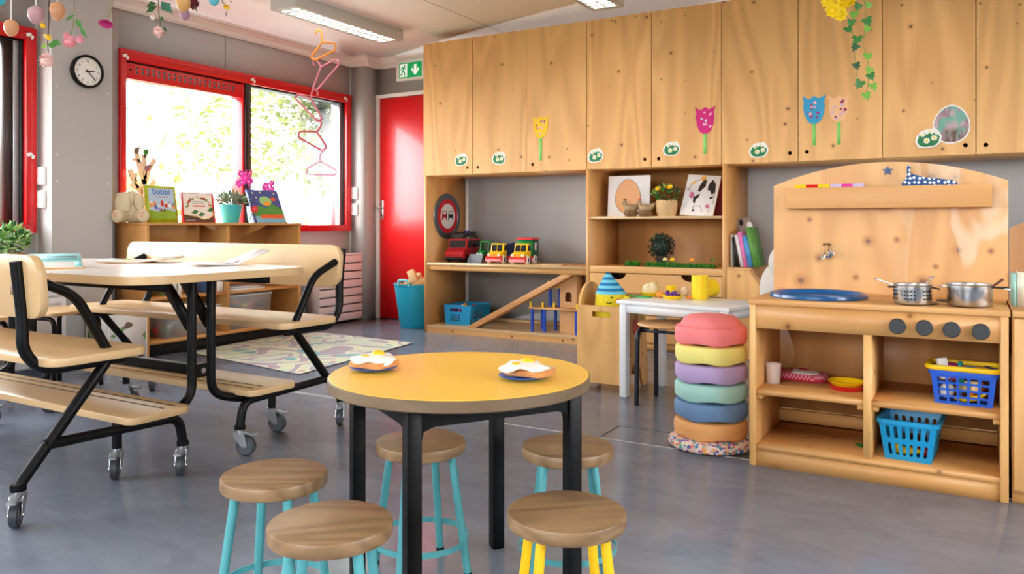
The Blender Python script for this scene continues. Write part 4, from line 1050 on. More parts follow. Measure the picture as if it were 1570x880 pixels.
# plates with eggs on toast
EGGW = mat('egg_white', (246, 240, 230), .45, bump=.2, bscale=40); YOLK = mat('egg_yolk', (248, 190, 40), .3); TOAST = mat('toast_crust', (206, 142, 84), .8, bump=.6, bscale=120); TOASTIN = mat('toast_crumb', (232, 200, 150), .85, bump=.5, bscale=160)
PLB = mat('plate_blue', (24, 92, 200), .3)
def eggs(cx, cy, lab, seed, toast_shift):
    z = TZT; t = thing('toy_plate', 'small blue plate under the ' + lab, 'plate', (cx, cy, z)); rn = random.Random(seed)
    m = M(True); m.lathe([(0, 0), (.034, 0), (.055, .008), (.058, .01), (.054, .011), (.033, .003), (0, .003)], PLB, 36); m.obj('dish', t)
    t = thing('toast_slice', 'toasted bread slice under the ' + lab, 'bread', (cx + toast_shift[0], cy + toast_shift[1], z + .0105))
    m = M(True); o = rrect(-.05, .05, -.046, .046, .022, 5); m.prism(o, 'z', 0, .014, TOASTIN, mside=TOAST, bev=.003); m.rot = None; m.obj('bread', t)
    t = thing('fried_egg', 'white fried egg with yellow yolk, the ' + lab, 'egg', (cx, cy, z + .025))
    m = M(True); ph = [rn.uniform(0, 6) for _ in range(4)]
    def wob(a, i): return ((.004 * math.sin(3 * a + ph[0]) + .003 * math.sin(5 * a + ph[1])) * (i > 0), (-.006 * (1 + math.sin(2 * a + ph[2])) * .5 - .004 * math.sin(5 * a + ph[3])) * (1 if i in (3, 4, 5) else .3 * (i in (2, 6))))
    m.lathe([(0, .0), (.02, .0), (.04, .001), (.052, .001), (.056, .004), (.052, .008), (.035, .011), (.018, .013), (0, .0135)], EGGW, 48, wob=wob); m.obj('white', t)
    m = M(True); m.ell((.004, .012, .012), (.017, .017, .011), YOLK, 18, 10); m.ell((-.008, -.02, .009), (.014, .011, .006), YOLK, 16, 8); m.obj('yolk', t)
a = onZ(573, 565, TZT + .004); eggs(a.x, a.y, 'left egg on the yellow round table', 3, (.002, .0))
a = onZ(803, 578, TZT + .004); eggs(a.x, a.y, 'right egg on the yellow round table', 8, (.012, .012))

# ================================================================== stools
def stool_proto(col, nm):
    t = thing('stool', 'x', 'stool', group='low round stools around the yellow table')
    r = .113; h = .33
    m = M(True); m.lathe([(0, -.03), (r - .007, -.03), (r - .002, -.0275), (r, -.023), (r, -.0065), (r - .0015, -.0025), (r - .006, -.0003), (0, 0)], STOOLW, 48, (0, 0, h)); m.obj('seat', t)
    for k in range(4):
        a = R(45 + 90 * k); c, s = math.cos(a), math.sin(a)
        m = M(True); m.tube([(c * .083, s * .083, h - .03), (c * .126, s * .126, .008)], .0098, col, 12); o = m.obj('leg', t)
        m = M(True); m.tube([(c * .126, s * .126, .012), (c * .127, s * .127, 0)], .0106, BLACK, 12); m.obj('foot_cap', o)
    m = M(True); rr = .1175 + .0; m.lathe([(rr, -.007), (rr + .003, -.007), (rr + .003, .007), (rr, .007), (rr, -.007)], col, 48, (0, 0, .085)); m.obj('ring', t)
    return t
TEAL = mat('stool_teal', (88, 170, 176), .4); SYEL = mat('stool_yellow', (248, 198, 12), .4)
s0 = stool_proto(TEAL, 'teal'); s0.location = (-1.32, 1.225, 0); s0.rotation_euler.z = R(20); s0['label'] = 'teal-legged stool standing farthest left of the yellow table'
dup(s0, (-1.018, 1.079, 0), R(32), 'teal-legged stool at the front, overlapping the one farthest left')
dup(s0, (-1.205, 1.60, 0), R(58), 'teal-legged stool seen between the black legs under the yellow table')
dup(s0, (-.866, 1.746, 0), R(30), 'teal-legged stool directly behind the yellow-legged stool')
s1 = stool_proto(SYEL, 'yellow'); s1.location = (-.67, 1.347, 0); s1.rotation_euler.z = R(38); s1['label'] = 'yellow-legged stool, the only one with yellow legs'

# ================================================================== white play table, dark stool, wooden bin, soft stones
WL = mat('white_lacquer', (232, 234, 236), .3)
ang = R(-11.3); u = Vector((math.cos(ang), math.sin(ang), 0)); v = Vector((-u.y, u.x, 0)); A0 = Vector((-1.57, 3.72, 0)); LW, DW, HZ = .615, .42, .49
ctr = A0 + u * LW / 2 + v * DW / 2
t = thing('white_table', 'small white rectangular play table set with yellow toy dishes', 'table', (ctr.x, ctr.y, 0), ang)
m = M(True); m.box(-LW / 2, LW / 2, -DW / 2, DW / 2, HZ - .018, HZ, WL, .003); m.obj('tabletop', t)
m = M(True); k = .016
m.box(-LW / 2 + .02, LW / 2 - .02, -DW / 2 + k, -DW / 2 + k + .016, HZ - .062, HZ - .018, WL); m.box(-LW / 2 + .02, LW / 2 - .02, DW / 2 - k - .016, DW / 2 - k, HZ - .062, HZ - .018, WL)
m.box(-LW / 2 + k, -LW / 2 + k + .016, -DW / 2 + .02, DW / 2 - .02, HZ - .062, HZ - .018, WL); m.box(LW / 2 - k - .016, LW / 2 - k, -DW / 2 + .02, DW / 2 - .02, HZ - .062, HZ - .018, WL); m.obj('apron', t)
for sx in (-1, 1):
    for sy in (-1, 1):
        x, y = sx * (LW / 2 - .03), sy * (DW / 2 - .03); m = M(True); m.box(x - .019, x + .019, y - .019, y + .019, 0, HZ - .018, WL, .002); m.obj('leg', t)
# dark stool
t = thing('school_stool', 'dark tubular stool with wooden seat half under the white table', 'stool', (-1.285, 3.715, 0), R(88))
NV = mat('dark_blue_tube', (20, 24, 38), .35)
m = M(True); m.lathe([(0, 0), (.15, 0), (.158, .006), (.155, .014), (0, .016)], PLYIN, 40, (0, 0, .378)); m.obj('seat', t)
for s in (-1, 1):
    m = M(True); m.tube(fillet([(s * .128, -.125, 0), (s * .122, -.118, .365), (s * .122, .118, .365), (s * .128, .125, 0)], .06, 8) if False else fillet([(-.125, s * .123, 0), (-.118, s * .12, .362), (.118, s * .12, .362), (.125, s * .123, 0)], .05, 8), .0115, NV, 12); m.obj('leg_frame', t)
for xx in (-.0825, .0825):
    m = M(True); m.box(xx - .0075, xx + .0075, -.12, .12, .35, .362, NV); m.obj('cross_bar', t)

# wooden bin with arched side holding a plush gnome
BX0, BX1, BY0, BY1 = -1.835, -1.555, 3.815, 4.10
t = thing('wooden_bin', 'plywood toy bin with arched side and hand slot beside the white table', 'bin', ((BX0 + BX1) / 2, (BY0 + BY1) / 2, 0))
m = M(); m.prism([(BX0, .0), (BX0 + .03, 0), (BX0 + .036, .038), (BX1 - .036, .038), (BX1 - .03, 0), (BX1, 0), (BX1, .445), (BX0, .445)], 'y', BY0, BY0 + .015, PLY, [rrect(BX0 + .085, BX0 + .19, .385, .415, .008, 4)]); m.obj('front_panel', t)
L = BY1 - BY0 - .015
m = M(); y0 = BY0 + .015; m.prism([(y0, 0), (y0 + .03, 0), (y0 + .05, .03), (BY1 - .05, .03), (BY1 - .03, 0), (BY1, 0), (BY1, .44)] + [(y0 + L / 2 + L / 2 * math.cos(R(q)), .44 + .12 * math.sin(R(q))) for q in range(10, 171, 10)] + [(y0, .44)], 'x', BX0, BX0 + .015, PLY); m.obj('side_panel', t)
m = M(); m.prism([(y0, 0), (y0 + .03, 0)] + [(y0 + .03 + .09 + .09 * -math.cos(R(q)), .0 + .14 * math.sin(R(q))) for q in range(15, 166, 15)] + [(BY1 - .04, 0), (BY1 + .04, 0), (BY1 - .02, .445), (y0, .445)], 'x', BX1 - .015, BX1, PLY)
m.obj('side_panel', t)
m = M(); m.box(BX0 + .015, BX1 - .015, BY1 - .06, BY1 - .045, .06, .5, PLYIN); m.obj('back_panel', t)
m = M(); m.box(BX0 + .015, BX1 - .015, BY0 + .015, BY1 - .06, .16, .175, PLYIN); m.obj('bottom', t)
m = M(); m.prism([(BY0 + .13 + .04 * math.cos(a) * (1 - .1 * math.sin(a)), .33 + .045 * math.sin(a)) for a in [k * PI / 10 for k in range(20)]], 'x', BX1, BX1 + .002, REDP); m.prism([(BY0 + .135, .375), (BY0 + .15, .4), (BY0 + .155, .395), (BY0 + .142, .372)], 'x', BX1, BX1 + .002, DARK); m.obj('apple_decal', t)
gx, gy = -1.70, 3.93
t = thing('plush_gnome', 'yellow plush toy with striped blue pointed hat sitting in the wooden bin', 'plush toy', (gx, gy, .175))
PY = mat('plush_yellow', (232, 210, 40), .9, var=.3, vscale=60)
m = M(); m.tube([(gx, gy, .176), (gx, gy, .3), (gx + .01, gy - .005, .42), (gx + .012, gy - .005, .505)], [.08, .085, .084, .082], PY, 20); m.ell((gx + .012, gy - .005, .475), (.085, .08, .055), PY, 20, 10); m.obj('body', t)
stripes = [mat('hat_dark_blue', (22, 116, 172), .9), mat('hat_light_blue', (116, 204, 226), .9)]
m = M(); n = 8
for k in range(n):
    f0, f1 = k / n, (k + 1) / n
    r0, r1 = .084 * (1 - f0) ** .85, .084 * (1 - f1) ** .85
    m.lathe([(max(r0, .001), .503 + .118 * f0), (max(r1, .0), .503 + .118 * f1)], stripes[(k + 1) % 2], 22, (gx + .012 - .02 * f0, gy - .005, 0))
m.obj('hat', t)
m = M(); m.ell((gx + .075, gy - .055, .468), (.014, .014, .014), REDP, 14, 8); m.obj('nose', t)
m = M()
for a, b in ((.028, .478), (.05, .488)): m.ell((gx + a, gy - .081, b), (.006, .004, .004), BLACK, 8, 6)
m.tube([(gx + .022, gy - .086, .462), (gx + .036, gy - .084, .456), (gx + .05, gy - .078, .462)], .0025, BLACK, 6); m.obj('face', t)
m = M(); m.tube([(gx + .08, gy - .01, .46), (gx + .115, gy - .04, .485), (gx + .13, gy - .05, .49)], [.016, .012, .008], PY, 10); m.obj('arm', t)

# soft stepping stones
SXC, SYC = -.905, 3.10
def confetti():
    t = NT('confetti_rubber'); tc = t.n('ShaderNodeTexCoord'); vo = t.n('ShaderNodeTexVoronoi'); vo.inputs['Scale'].default_value = 95; t.l(tc.outputs['Object'], vo.inputs['Vector'])
    hs = t.n('ShaderNodeHueSaturation'); hs.inputs['Saturation'].default_value = 1.1; hs.inputs['Value'].default_value = 1.0
    sp = t.n('ShaderNodeSeparateColor'); t.l(vo.outputs['Color'], sp.inputs[0])
    rp = t.n('ShaderNodeValToRGB'); rp.color_ramp.interpolation = 'CONSTANT'
    cs = [(226, 200, 190), (232, 120, 110), (236, 222, 196), (70, 110, 180), (240, 170, 80), (214, 190, 196), (236, 214, 200), (150, 90, 160), (110, 180, 170), (236, 220, 214)]
    e = rp.color_ramp.elements; e[0].color = lin(cs[0]); e[1].position = .1; e[1].color = lin(cs[1])
    for i in range(2, 10): x = e.new(i / 10); x.color = lin(cs[i])
    t.l(sp.outputs[0], rp.inputs[0]); t.l(rp.outputs[0], t.b.inputs['Base Color']); t.b.inputs['Roughness'].default_value = .7; return t.m
t = thing('confetti_disc', 'flat confetti-speckled round mat under the pastel stepping stones', 'floor disc', (SXC, SYC, 0))
m = M(True); m.lathe([(0, 0), (.16, 0), (.163, .004)], BLACK, 48); m.obj('rubber_base', t)
m = M(True); m.lathe([(.163, .004), (.166, .012), (.163, .026), (.15, .036), (.12, .042), (0, .043)], confetti(), 48); m.obj('top', t)
SC = [('orange', (246, 178, 108)), ('blue', (112, 146, 186)), ('mint', (168, 216, 204)), ('lilac', (186, 162, 206)), ('yellow', (238, 226, 130)), ('coral', (238, 128, 130))]
PITCH = .0728
for i, (nm, c) in enumerate(SC):
    sm = mat('foam_' + nm, c, .75, bump=.12, bscale=240)
    m = M(True); ph = .7 * i
    def wob(a, k, ph=ph): return (.0022 * math.sin(6 * a + ph), (.0065 * math.sin(5 * a + ph)) * max(0., 1 - k / 4))
    P = [(.1, .006), (.126, .006), (.1365, .012), (.1405, .024), (.141, .044), (.140, .060), (.134, .071), (.122, .0755), (.1, .0745), (.085, .0685)]
    if i == 5: P = P[:5] + [(.1405, .062), (.136, .072), (.126, .076), (.119, .079), (.115, .088), (.107, .101), (.09, .111), (.055, .117), (0, .1185)]
    else: P += [(.06, .06), (0, .058)]
    P = [(0, .016), (.06, .014)] + P
    m.lathe(P, sm, 72, wob=lambda a, k, w=wob: w(a, max(0, k - 2)))
    lb = {'orange': 'orange foam stepping stone, lowest of the pastel stack on the speckled mat', 'blue': 'blue foam stepping stone between orange and mint in the stack', 'mint': 'mint green foam stepping stone in the pastel stack', 'lilac': 'lilac foam stepping stone in the pastel stack', 'yellow': 'pale yellow foam stepping stone under the coral one', 'coral': 'coral pink domed stepping stone on top of the pastel stack'}[nm]
    o = m.obj('stepping_stone', label=lb, cat='stepping stone', group='stacked pastel stepping stones'); o.location = (SXC, SYC, .036 + PITCH * i)

# toy dishes on the white table
HW = HZ
def tp(px, py): q = onZ(px, py, HW); return q.x, q.y
YD = mat('dish_yellow', (252, 212, 14), .35)
def toy_cup(px, py, r, h, label, tilt=None):
    x, y = tp(px, py); m = M(True); pr = [(0, 0), (r * .92, 0), (r, .004), (r * 1.04, h), (r * .98, h), (r * .92, .006), (0, .006)]
    m.lathe(pr, YD, 32, ax=None); o = m.obj('toy_cup', label=label, cat='cup', group='yellow toy cups on the white table'); o.location = (x, y, HW)
    if tilt: o.rotation_euler = tilt[0]; o.location.z = HW + tilt[1]
    return o
toy_cup(1073, 459, .040, .122, 'tall yellow toy beaker standing upright on the white table')
toy_cup(1094, 455, .047, .088, 'yellow toy beaker lying on its side beside the tall yellow beaker', ((R(96), 0, R(-28)), .05))
toy_cup(1029, 454.5, .026, .058, 'small yellow toy cup behind the purple grapes')
def dish(px, py, r, label):
    x, y = tp(px, py); m = M(True); m.lathe([(0, 0), (r * .6, 0), (r, .018), (r * 1.02, .02), (r * .97, .021), (r * .58, .004), (0, .004)], YD, 32); o = m.obj('toy_plate', label=label, cat='plate', group='yellow toy dishes on the white table'); o.location = (x, y, HW); return x, y
x, y = dish(1031, 458.5, .058, 'yellow toy plate with purple grapes on the white table')
t = thing('toy_grapes', 'purple toy grape bunch with green leaf on a yellow plate', 'toy food', (x, y, HW + .006)); m = M(True); rn = random.Random(9); GP = mat('grape_purple', (86, 24, 130), .3)
for i in range(26): m.ell((rn.uniform(-.032, .028), rn.uniform(-.022, .022), .01 + rn.uniform(0, .022)), (.0095,) * 3, GP, 10, 7)
m.obj('grapes', t); m = M(True); m.leaf((.02, 0, .03), (1, -.2, .15), (0, 0, 1), .04, .014, GREENP); m.obj('leaf', t)
x, y = dish(998, 454, .06, 'yellow toy bowl with a cream dome-shaped toy on the white table')
t = thing('toy_cake', 'cream-coloured toy dumpling heaped in the yellow bowl', 'toy food', (x, y, HW + .006)); m = M(True); CR = mat('toy_cream', (236, 220, 176), .5, var=.15, vscale=30)
m.ell((-.012, 0, .03), (.036, .034, .034), CR); m.ell((.012, .004, .036), (.03, .03, .034), CR); m.obj('body', t); m = M(True); m.tube([(.01, 0, .066), (.022, -.005, .078), (.034, -.005, .068)], .006, mat('toy_tan', (206, 170, 96), .5), 8); m.obj('stalk', t)
x, y = tp(1050, 454); m = M(True); m.ell((0, 0, .026), (.02, .02, .026), mat('toy_egg_shell', (236, 206, 178), .5), 16, 10); o = m.obj('toy_egg', label='pale toy egg between the small and the tall yellow cups', cat='toy food'); o.location = (x, y, HW)
x, y = tp(1012, 456); m = M(True); m.ell((0, 0, .016), (.022, .02, .016), ORANGE, 16, 10); o = m.obj('toy_orange', label='orange toy fruit piece in front of the small yellow cup', cat='toy food'); o.location = (x, y, HW)
x, y = tp(1050, 458); m = M(True); m.prism(rrect(-.03, .03, -.02, .02, .01), 'z', 0, .012, ORANGE, bev=.003); o = m.obj('toy_slice', label='orange toy slice beside the grape plate', cat='toy food'); o.location = (x + .03, y + .02, HW)
x, y = tp(985, 455); m = M(True); m.prism(rrect(-.075, .06, -.025, .025, .02), 'z', 0, .006, mat('toy_green_board', (40, 170, 80), .4), bev=.002); o = m.obj('toy_tray', label='flat green toy tray at the left rear of the white table', cat='tray'); o.location = (x, y - .02, HW); o.rotation_euler.z = R(-12)
# ================================================================== toy kitchen
KX0, KX1, KY, KB = -.708, .09, 2.91, 3.35
t = thing('toy_kitchen', 'pine toy kitchen with arched back, dark knobs and open shelves', 'toy kitchen', ((KX0 + KX1) / 2, KY, 0))
for x0, x1 in ((KX0, KX0 + .022), (KX1 - .022, KX1)):
    m = M(); m.box(x0, x1, KY, KB, 0, .583, KITX if False else PLY, .002); m.obj('side_panel', t)
m = M(); m.box(KX0 - .004, KX1 + .004, KY - .008, KB, .583, .602, KITX, .003); m.obj('worktop', t)
m = M(); m.box(KX0 + .022, KX1 - .022, KY + .002, KY + .02, .498, .583, KITX); m.obj('fascia', t)
m = M(); m.box(-.328, -.303, KY + .004, KB - .02, .08, .498, PLY); m.obj('divider', t)
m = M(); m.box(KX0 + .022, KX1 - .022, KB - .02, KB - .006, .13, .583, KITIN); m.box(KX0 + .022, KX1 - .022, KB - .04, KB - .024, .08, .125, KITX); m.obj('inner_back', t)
m = M(); m.box(KX0 + .022, KX1 - .022, KY + .002, KB - .02, .058, .076, KITX); m.obj('bottom_shelf', t)
m = M(); m.box(KX0 + .022, KX1 - .022, KY + .006, KY + .024, 0, .058, KITX); m.obj('kick_board', t)
for x0, x1 in ((KX0 + .022, -.328), (-.303, KX1 - .022)):
    m = M(); m.box(x0, x1, KY + .006, KB - .02, .257, .275, KITX)
    m.box(x0, x0 + .02, KY + .012, KB - .03, .24, .257, KITX); m.box(x1 - .02, x1, KY + .012, KB - .03, .24, .257, KITX); m.obj('shelf', t)
# arched back
zc, zp = 1.03, 1.113; xa, xb = KX0 - .008, KX1 + .012; hw = (xb - xa) / 2; hgt = zp - zc; rad = (hw * hw + hgt * hgt) / (2 * hgt); xm = (xa + xb) / 2
th = math.asin(hw / rad)
archp = [(xm + rad * math.sin(th - 2 * th * i / 30), zp - rad + rad * math.cos(th - 2 * th * i / 30)) for i in range(31)]
starp = onY(1361, 262, KB)
m = M(); m.prism([(xa, .03), (xb, .03)] + archp, 'y', KB, KB + .018, KIT); m.obj('arched_back', t)
SB = mat('star_blue', (58, 84, 128), .5)
m = M(); m.prism([(starp.x + (.021 if i % 2 == 0 else .0095) * math.cos(R(90 + 36 * i)), starp.z + (.021 if i % 2 == 0 else .0095) * math.sin(R(90 + 36 * i))) for i in range(10)], 'y', KB - .0015, KB + .001, SB); m.obj('star', t)
p0, p1 = onY(1203, 282, KB - .075), onY(1521, 300, KB - .075)
m = M(); m.box(p0.x, p1.x, KB - .075, KB - .06, .935, 1.017, KITX, .002); m.box(p0.x, p1.x, KB - .06, KB, .935, .95, KITX); m.obj('rail_shelf', t)
# tap
q = onY(1269, 389, KB)
m = M(); AX = RX(90); BR = mat('brass_tap', (150, 120, 84), .3, .9)
m.lathe([(0, 0), (.021, 0), (.021, .003), (.017, .008), (.009, .01), (.009, .04), (0, .04)], CHROME, 24, (q.x + .004, KB, q.z), AX)
m.tube(fillet([(q.x + .004, KB - .03, q.z), (q.x - .004, KB - .062, q.z), (q.x - .008, KB - .066, q.z - .02)], .014), .0075, CHROME, 12)
m.cyl((q.x + .002, KB - .036, q.z), .0055, .036, BR, 12); m.tube([(q.x - .012, KB - .036, q.z + .038), (q.x + .016, KB - .036, q.z + .038)], .005, BR, 10); m.obj('tap', t)
# sink
q = onZ(1255, 455, .605); SBL = mat('sink_blue', (18, 84, 140), .22)
m = M(); m.lathe([(.168, 0), (.172, .004), (.170, .014), (.160, .019), (.150, .016), (.142, .004), (.1, .003), (0, .002)], SBL, 64, (q.x - .005, q.y + .02, .602)); m.obj('sink_bowl', t)
# hob plates
for px, py, r in ((1408, 464, .062), (1489, 467, .062), (1459, 461, .05)):
    q = onZ(px, py, .604); m = M(); m.lathe([(r, 0), (r, .002), (r * .96, .004), (0, .004)], mat('hob_black', (24, 24, 26), .45), 40, (q.x, q.y, .602)); m.obj('hob_plate', t)
for px, py in ((1376, 500), (1417, 502.5), (1459, 505.5), (1504, 508.5)):
    q = onY(px, py, KY); m = M(); m.lathe([(0, 0), (.0255, 0), (.0255, .012), (.023, .015), (0, .015)], mat('knob_black', (40, 42, 46), .5), 32, (q.x, KY + .002, q.z), RX(90)); m.obj('knob', t)
# pans
def pan(px, py, r, h, label, holes, hang, Y=None):
    q = onZ(px, py, .606); t = thing('toy_pan', label, 'pan', (q.x, q.y, .606))
    m = M(True); pr = [(0, 0), (r * .94, 0), (r, .006), (r, h - .004), (r * 1.05, h), (r * 1.05, h + .002), (r * .97, h), (r * .96, .006), (0, .004)]
    m.lathe(pr, STEEL, 48)
    if holes:
        for i in range(0, 36):
            a = 2 * PI * i / 36
            if i % 6 in (0, 5): continue
            for j in range(3): m.cyl((math.cos(a) * r * .999, math.sin(a) * r * .999, h * (.28 + .2 * j)), .0028, .0014, DARK, 8, Vector((math.cos(a), math.sin(a), 0)).to_track_quat('Z', 'Y').to_matrix())
    m.obj('pot', t)
    for (a0, L, mm, w, up) in hang:
        c, s = math.cos(R(a0)), math.sin(R(a0)); m = M(True)
        m.bar((c * r, s * r, h * .86), (c * (r + L), s * (r + L), h * .86 + up), w, .005, mm, .001)
        if mm is CHROME: m.cyl((c * (r + L), s * (r + L), h * .86 + up - .002), .007, .005, mm, 12)
        m.obj('handle', t)
    return q
q = pan(1399, 465, .058, .064, 'small steel colander pan with side handles on the left hob', True, ((150, .08, CHROME, .008, .02), (60, .05, CHROME, .008, .03), (200, .02, BLACK, .02, 0), (20, .025, BLACK, .02, -.006)))
q2 = pan(1486, 468, .066, .07, 'steel saucepan with black handle on the right hob, spoon inside', False, ((8, .045, BLACK, .02, .0), (170, .02, STEEL, .02, 0), (28, .07, CHROME, .008, -.01)))
t = thing('wooden_spoon', 'dark wooden spoon standing in the right steel pan', 'spoon', (q2.x, q2.y, .612))
m = M(); a = Vector((q2.x + .0, q2.y, .616)); b = onY(1538, 428, q2.y + .02); m.tube([a, a + (b - a) * .6, b], [.004, .0035, .0045], mat('spoon_wood', (96, 50, 34), .5), 8); m.ell(a + Vector((-.006, 0, .002)), (.012, .009, .005), mat('spoon_wood', (96, 50, 34), .5), 12, 8); m.obj('spoon_body', t)
# things in the rail shelf
m = M(); a, b = onY(1219, 280, KB - .045), onY(1272, 280, KB - .045); z = 1.031
def stick(a, b, cols, label):
    t = thing('toy_stick', label, 'stick', ((a.x + b.x) / 2, KB - .03, .952)); n = len(cols)
    for i, c in enumerate(cols):
        m = M(); x0 = a.x + (b.x - a.x) * i / n; x1 = a.x + (b.x - a.x) * (i + 1) / n; m.box(x0, x1, KB - .036, KB - .03, .952, z, c); m.obj('band', t)
PUR = mat('stick_lilac', (206, 190, 222), .5)
stick(onY(1218, 280, KB - .035), onY(1272, 280, KB - .035), (YEL, REDP, YEL), 'yellow strip with a red band lying in the kitchen rail shelf')
stick(onY(1273, 280, KB - .035), onY(1325, 280, KB - .035), (PUR, mat('stick_pink', (226, 66, 160), .5), PUR), 'lilac strip with a pink band lying in the kitchen rail shelf')
def dots():
    t = NT('blue_dotted_cloth'); tc = t.n('ShaderNodeTexCoord'); vo = t.n('ShaderNodeTexVoronoi'); vo.inputs['Scale'].default_value = 62; vo.inputs['Randomness'].default_value = .35; t.l(tc.outputs['Object'], vo.inputs['Vector'])
    t.l(t.mix(t.ramp(vo.outputs['Distance'], .3, .36, 1, 0), lin((38, 76, 132)), lin((232, 236, 240))), t.b.inputs['Base Color']); t.b.inputs['Roughness'].default_value = .85; return t.m
pts = [(1381, 300), (1383, 281), (1390, 271), (1391, 254), (1396, 254), (1396, 266), (1404, 268), (1420, 272), (1440, 274), (1460, 276), (1468, 280), (1466, 300)]
P = [onY(x, y, KB - .04) for x, y in pts]
m = M(); m.prism([(p.x, max(p.z, .952)) for p in P], 'y', KB - .05, KB - .024, dots(), bev=.004); m.obj('oven_cloth', label='blue white-dotted cloth with hanging loop lying in the kitchen rail shelf', cat='cloth')
# things on the shelves
SZ1, SZ2 = .275, .076
m = M(True); FR = mat('frosted_cup', (240, 226, 218), .4, alpha=.45)
m.lathe([(0, 0), (.022, 0), (.024, .002), (.028, .075), (.0268, .075), (.0228, .004), (0, .003)], FR, 32); o = m.obj('plastic_cup', label='frosted clear cup at the left end of the kitchen shelf', cat='cup'); o.location = (-.655, 3.06, SZ1)
q = onZ(1228, 580, SZ1)
t = thing('oven_mitt', 'red checked oven mitt with white patch on the kitchen shelf', 'oven mitt', (q.x, q.y, SZ1), R(-10))
def check():
    t = NT('red_check_cloth'); tc = t.n('ShaderNodeTexCoord'); ck = t.n('ShaderNodeTexChecker'); ck.inputs['Scale'].default_value = 140; ck.inputs['Color1'].default_value = lin((190, 30, 60)); ck.inputs['Color2'].default_value = lin((226, 150, 166))
    t.l(tc.outputs['Object'], ck.inputs['Vector']); t.l(ck.outputs[0], t.b.inputs['Base Color']); t.b.inputs['Roughness'].default_value = .85; return t.m
m = M(True); m.prism(rrect(-.12, .10, -.06, .06, .05, 8), 'z', 0, .026, check(), bev=.01); m.obj('mitt', t)
m = M(True); m.prism(rrect(-.122, .102, -.062, .062, .05, 8), 'z', .001, .007, mat('mitt_binding', (196, 40, 66), .8)); m.obj('binding', t)
m = M(True); m.prism([(-.045, .045), (-.02, -.045), (.055, -.05), (.075, -.01), (.05, .045)], 'z', .024, .029, PAPER, bev=.002); m.obj('white_patch', t)
m = M(True); m.ell((.0, .03, .03), (.02, .012, .004), mat('dark_red_spot', (160, 20, 40), .8), 14, 6); m.obj('red_spot', t)
def sh_plate(z, r, mm, label):
    q = onZ(1299, 598, SZ1); m = M(True); m.lathe([(0, 0), (r * .72, 0), (r, .018), (r * 1.02, .019), (r * .98, .02), (r * .7, .004), (0, .004)], mm, 40); o = m.obj('toy_plate', label=label, cat='plate', group='toy plates on the kitchen shelf'); o.location = (q.x - .003, q.y + .008, SZ1 + z)
sh_plate(.0, .066, REDP, 'red toy plate under the yellow plate on the kitchen shelf'); sh_plate(.013, .063, YEL, 'yellow toy plate stacked on the red plate')
# baskets
def basket(name, c, W0, W1, D0, D1, H, mm, rows, ncol, label, gap, slot=True, rz=0, rim=.008):
    t = thing(name, label, 'basket', c, R(rz))
    m = M(True)
    def side(Wa, Wb, dist0, dist1, rot, n):
        tilt = math.atan2(dist1 - dist0, H); Hs = H / math.cos(tilt)
        hs = []
        for (z0, z1) in rows:
            zz0, zz1 = z0 * Hs, z1 * Hs
            for i in range(n):
                def xx(f, z): w = Wa + (Wb - Wa) * z / Hs; return -w * .86 + 2 * w * .86 * f
                f0, f1 = (i + gap / 2) / n, (i + 1 - gap / 2) / n
                if slot:
                    r = (xx(f1, zz0) - xx(f0, zz0)) / 2; cc0 = (xx(f0, zz0) + xx(f1, zz0)) / 2; cc1 = (xx(f0, zz1) + xx(f1, zz1)) / 2
                    hs.append([(cc0 + r * math.cos(R(a)), zz0 + r + r * math.sin(R(a))) for a in range(180, 361, 30)] + [(cc1 + r * math.cos(R(a)), zz1 - r + r * math.sin(R(a))) for a in range(0, 181, 30)])
                else: hs.append([(xx(f0, zz0), zz0), (xx(f1, zz0), zz0), (xx(f1, zz1), zz1), (xx(f0, zz1), zz1)])
        o = m.X; m.X = Matrix.Rotation(R(rot), 4, 'Z') @ Matrix.Translation((0, -dist0, 0)) @ Matrix.Rotation(tilt, 4, 'X')
        m.prism([(-Wa, 0), (Wa, 0), (Wb, Hs), (-Wb, Hs)], 'y', 0, .003, mm, hs); m.X = o
    side(W0, W1, D0, D1, 0, ncol); side(W0, W1, D0, D1, 180, ncol); nd = max(3, round(ncol * D0 / W0)); side(D0, D1, W0, W1, 90, nd); side(D0, D1, W0, W1, 270, nd)
    m.prism(rrect(-W0, W0, -D0, D0, .01), 'z', 0, .004, mm); m.obj('body', t)
    m = M(True); m.prism(rrect(-W1 - rim, W1 + rim, -D1 - rim, D1 + rim, .025, 6), 'z', H - .014, H, mm, [rrect(-W1 + .001, W1 - .001, -D1 + .001, D1 - .001, .016, 6)]); m.obj('rim', t)
    return t
BB = mat('basket_blue', (20, 90, 214), .3)
b1 = basket('shopping_basket', (-.032, 3.055, SZ1), .083, .095, .055, .064, .112, BB, ((.08, .2), (.26, .4), (.46, .6), (.66, .8)), 5, 'blue shopping basket with yellow handle full of toy food on the right kitchen shelf', .24, False, -3)
m = M(True); m.tube([(x, y, .121) for x, y in rrect(-.106, .106, -.073, .073, .03, 6)], .009, YEL, 10, closed=True); m.obj('folded_handle', b1)
b2 = basket('open_basket', (-.190, 3.045, SZ2), .07, .089, .082, .099, .137, mat('basket_turquoise', (14, 148, 204), .35), ((.12, .42), (.54, .84)), 6, 'turquoise slotted basket on the bottom kitchen shelf', .5, True, -4)
rn = random.Random(21)
def food(base, items):
    for nm, lab, off, fn in items:
        m = M(True); fn(m); o = m.obj(nm, label=lab, cat='toy food', group='toy food in the kitchen baskets'); o.location = Vector(base) + Vector(off); o.rotation_euler = (rn.uniform(-.2, .2), rn.uniform(-.3, .3), rn.uniform(-1, 1))
FDB = (-.032, 3.055, SZ1)
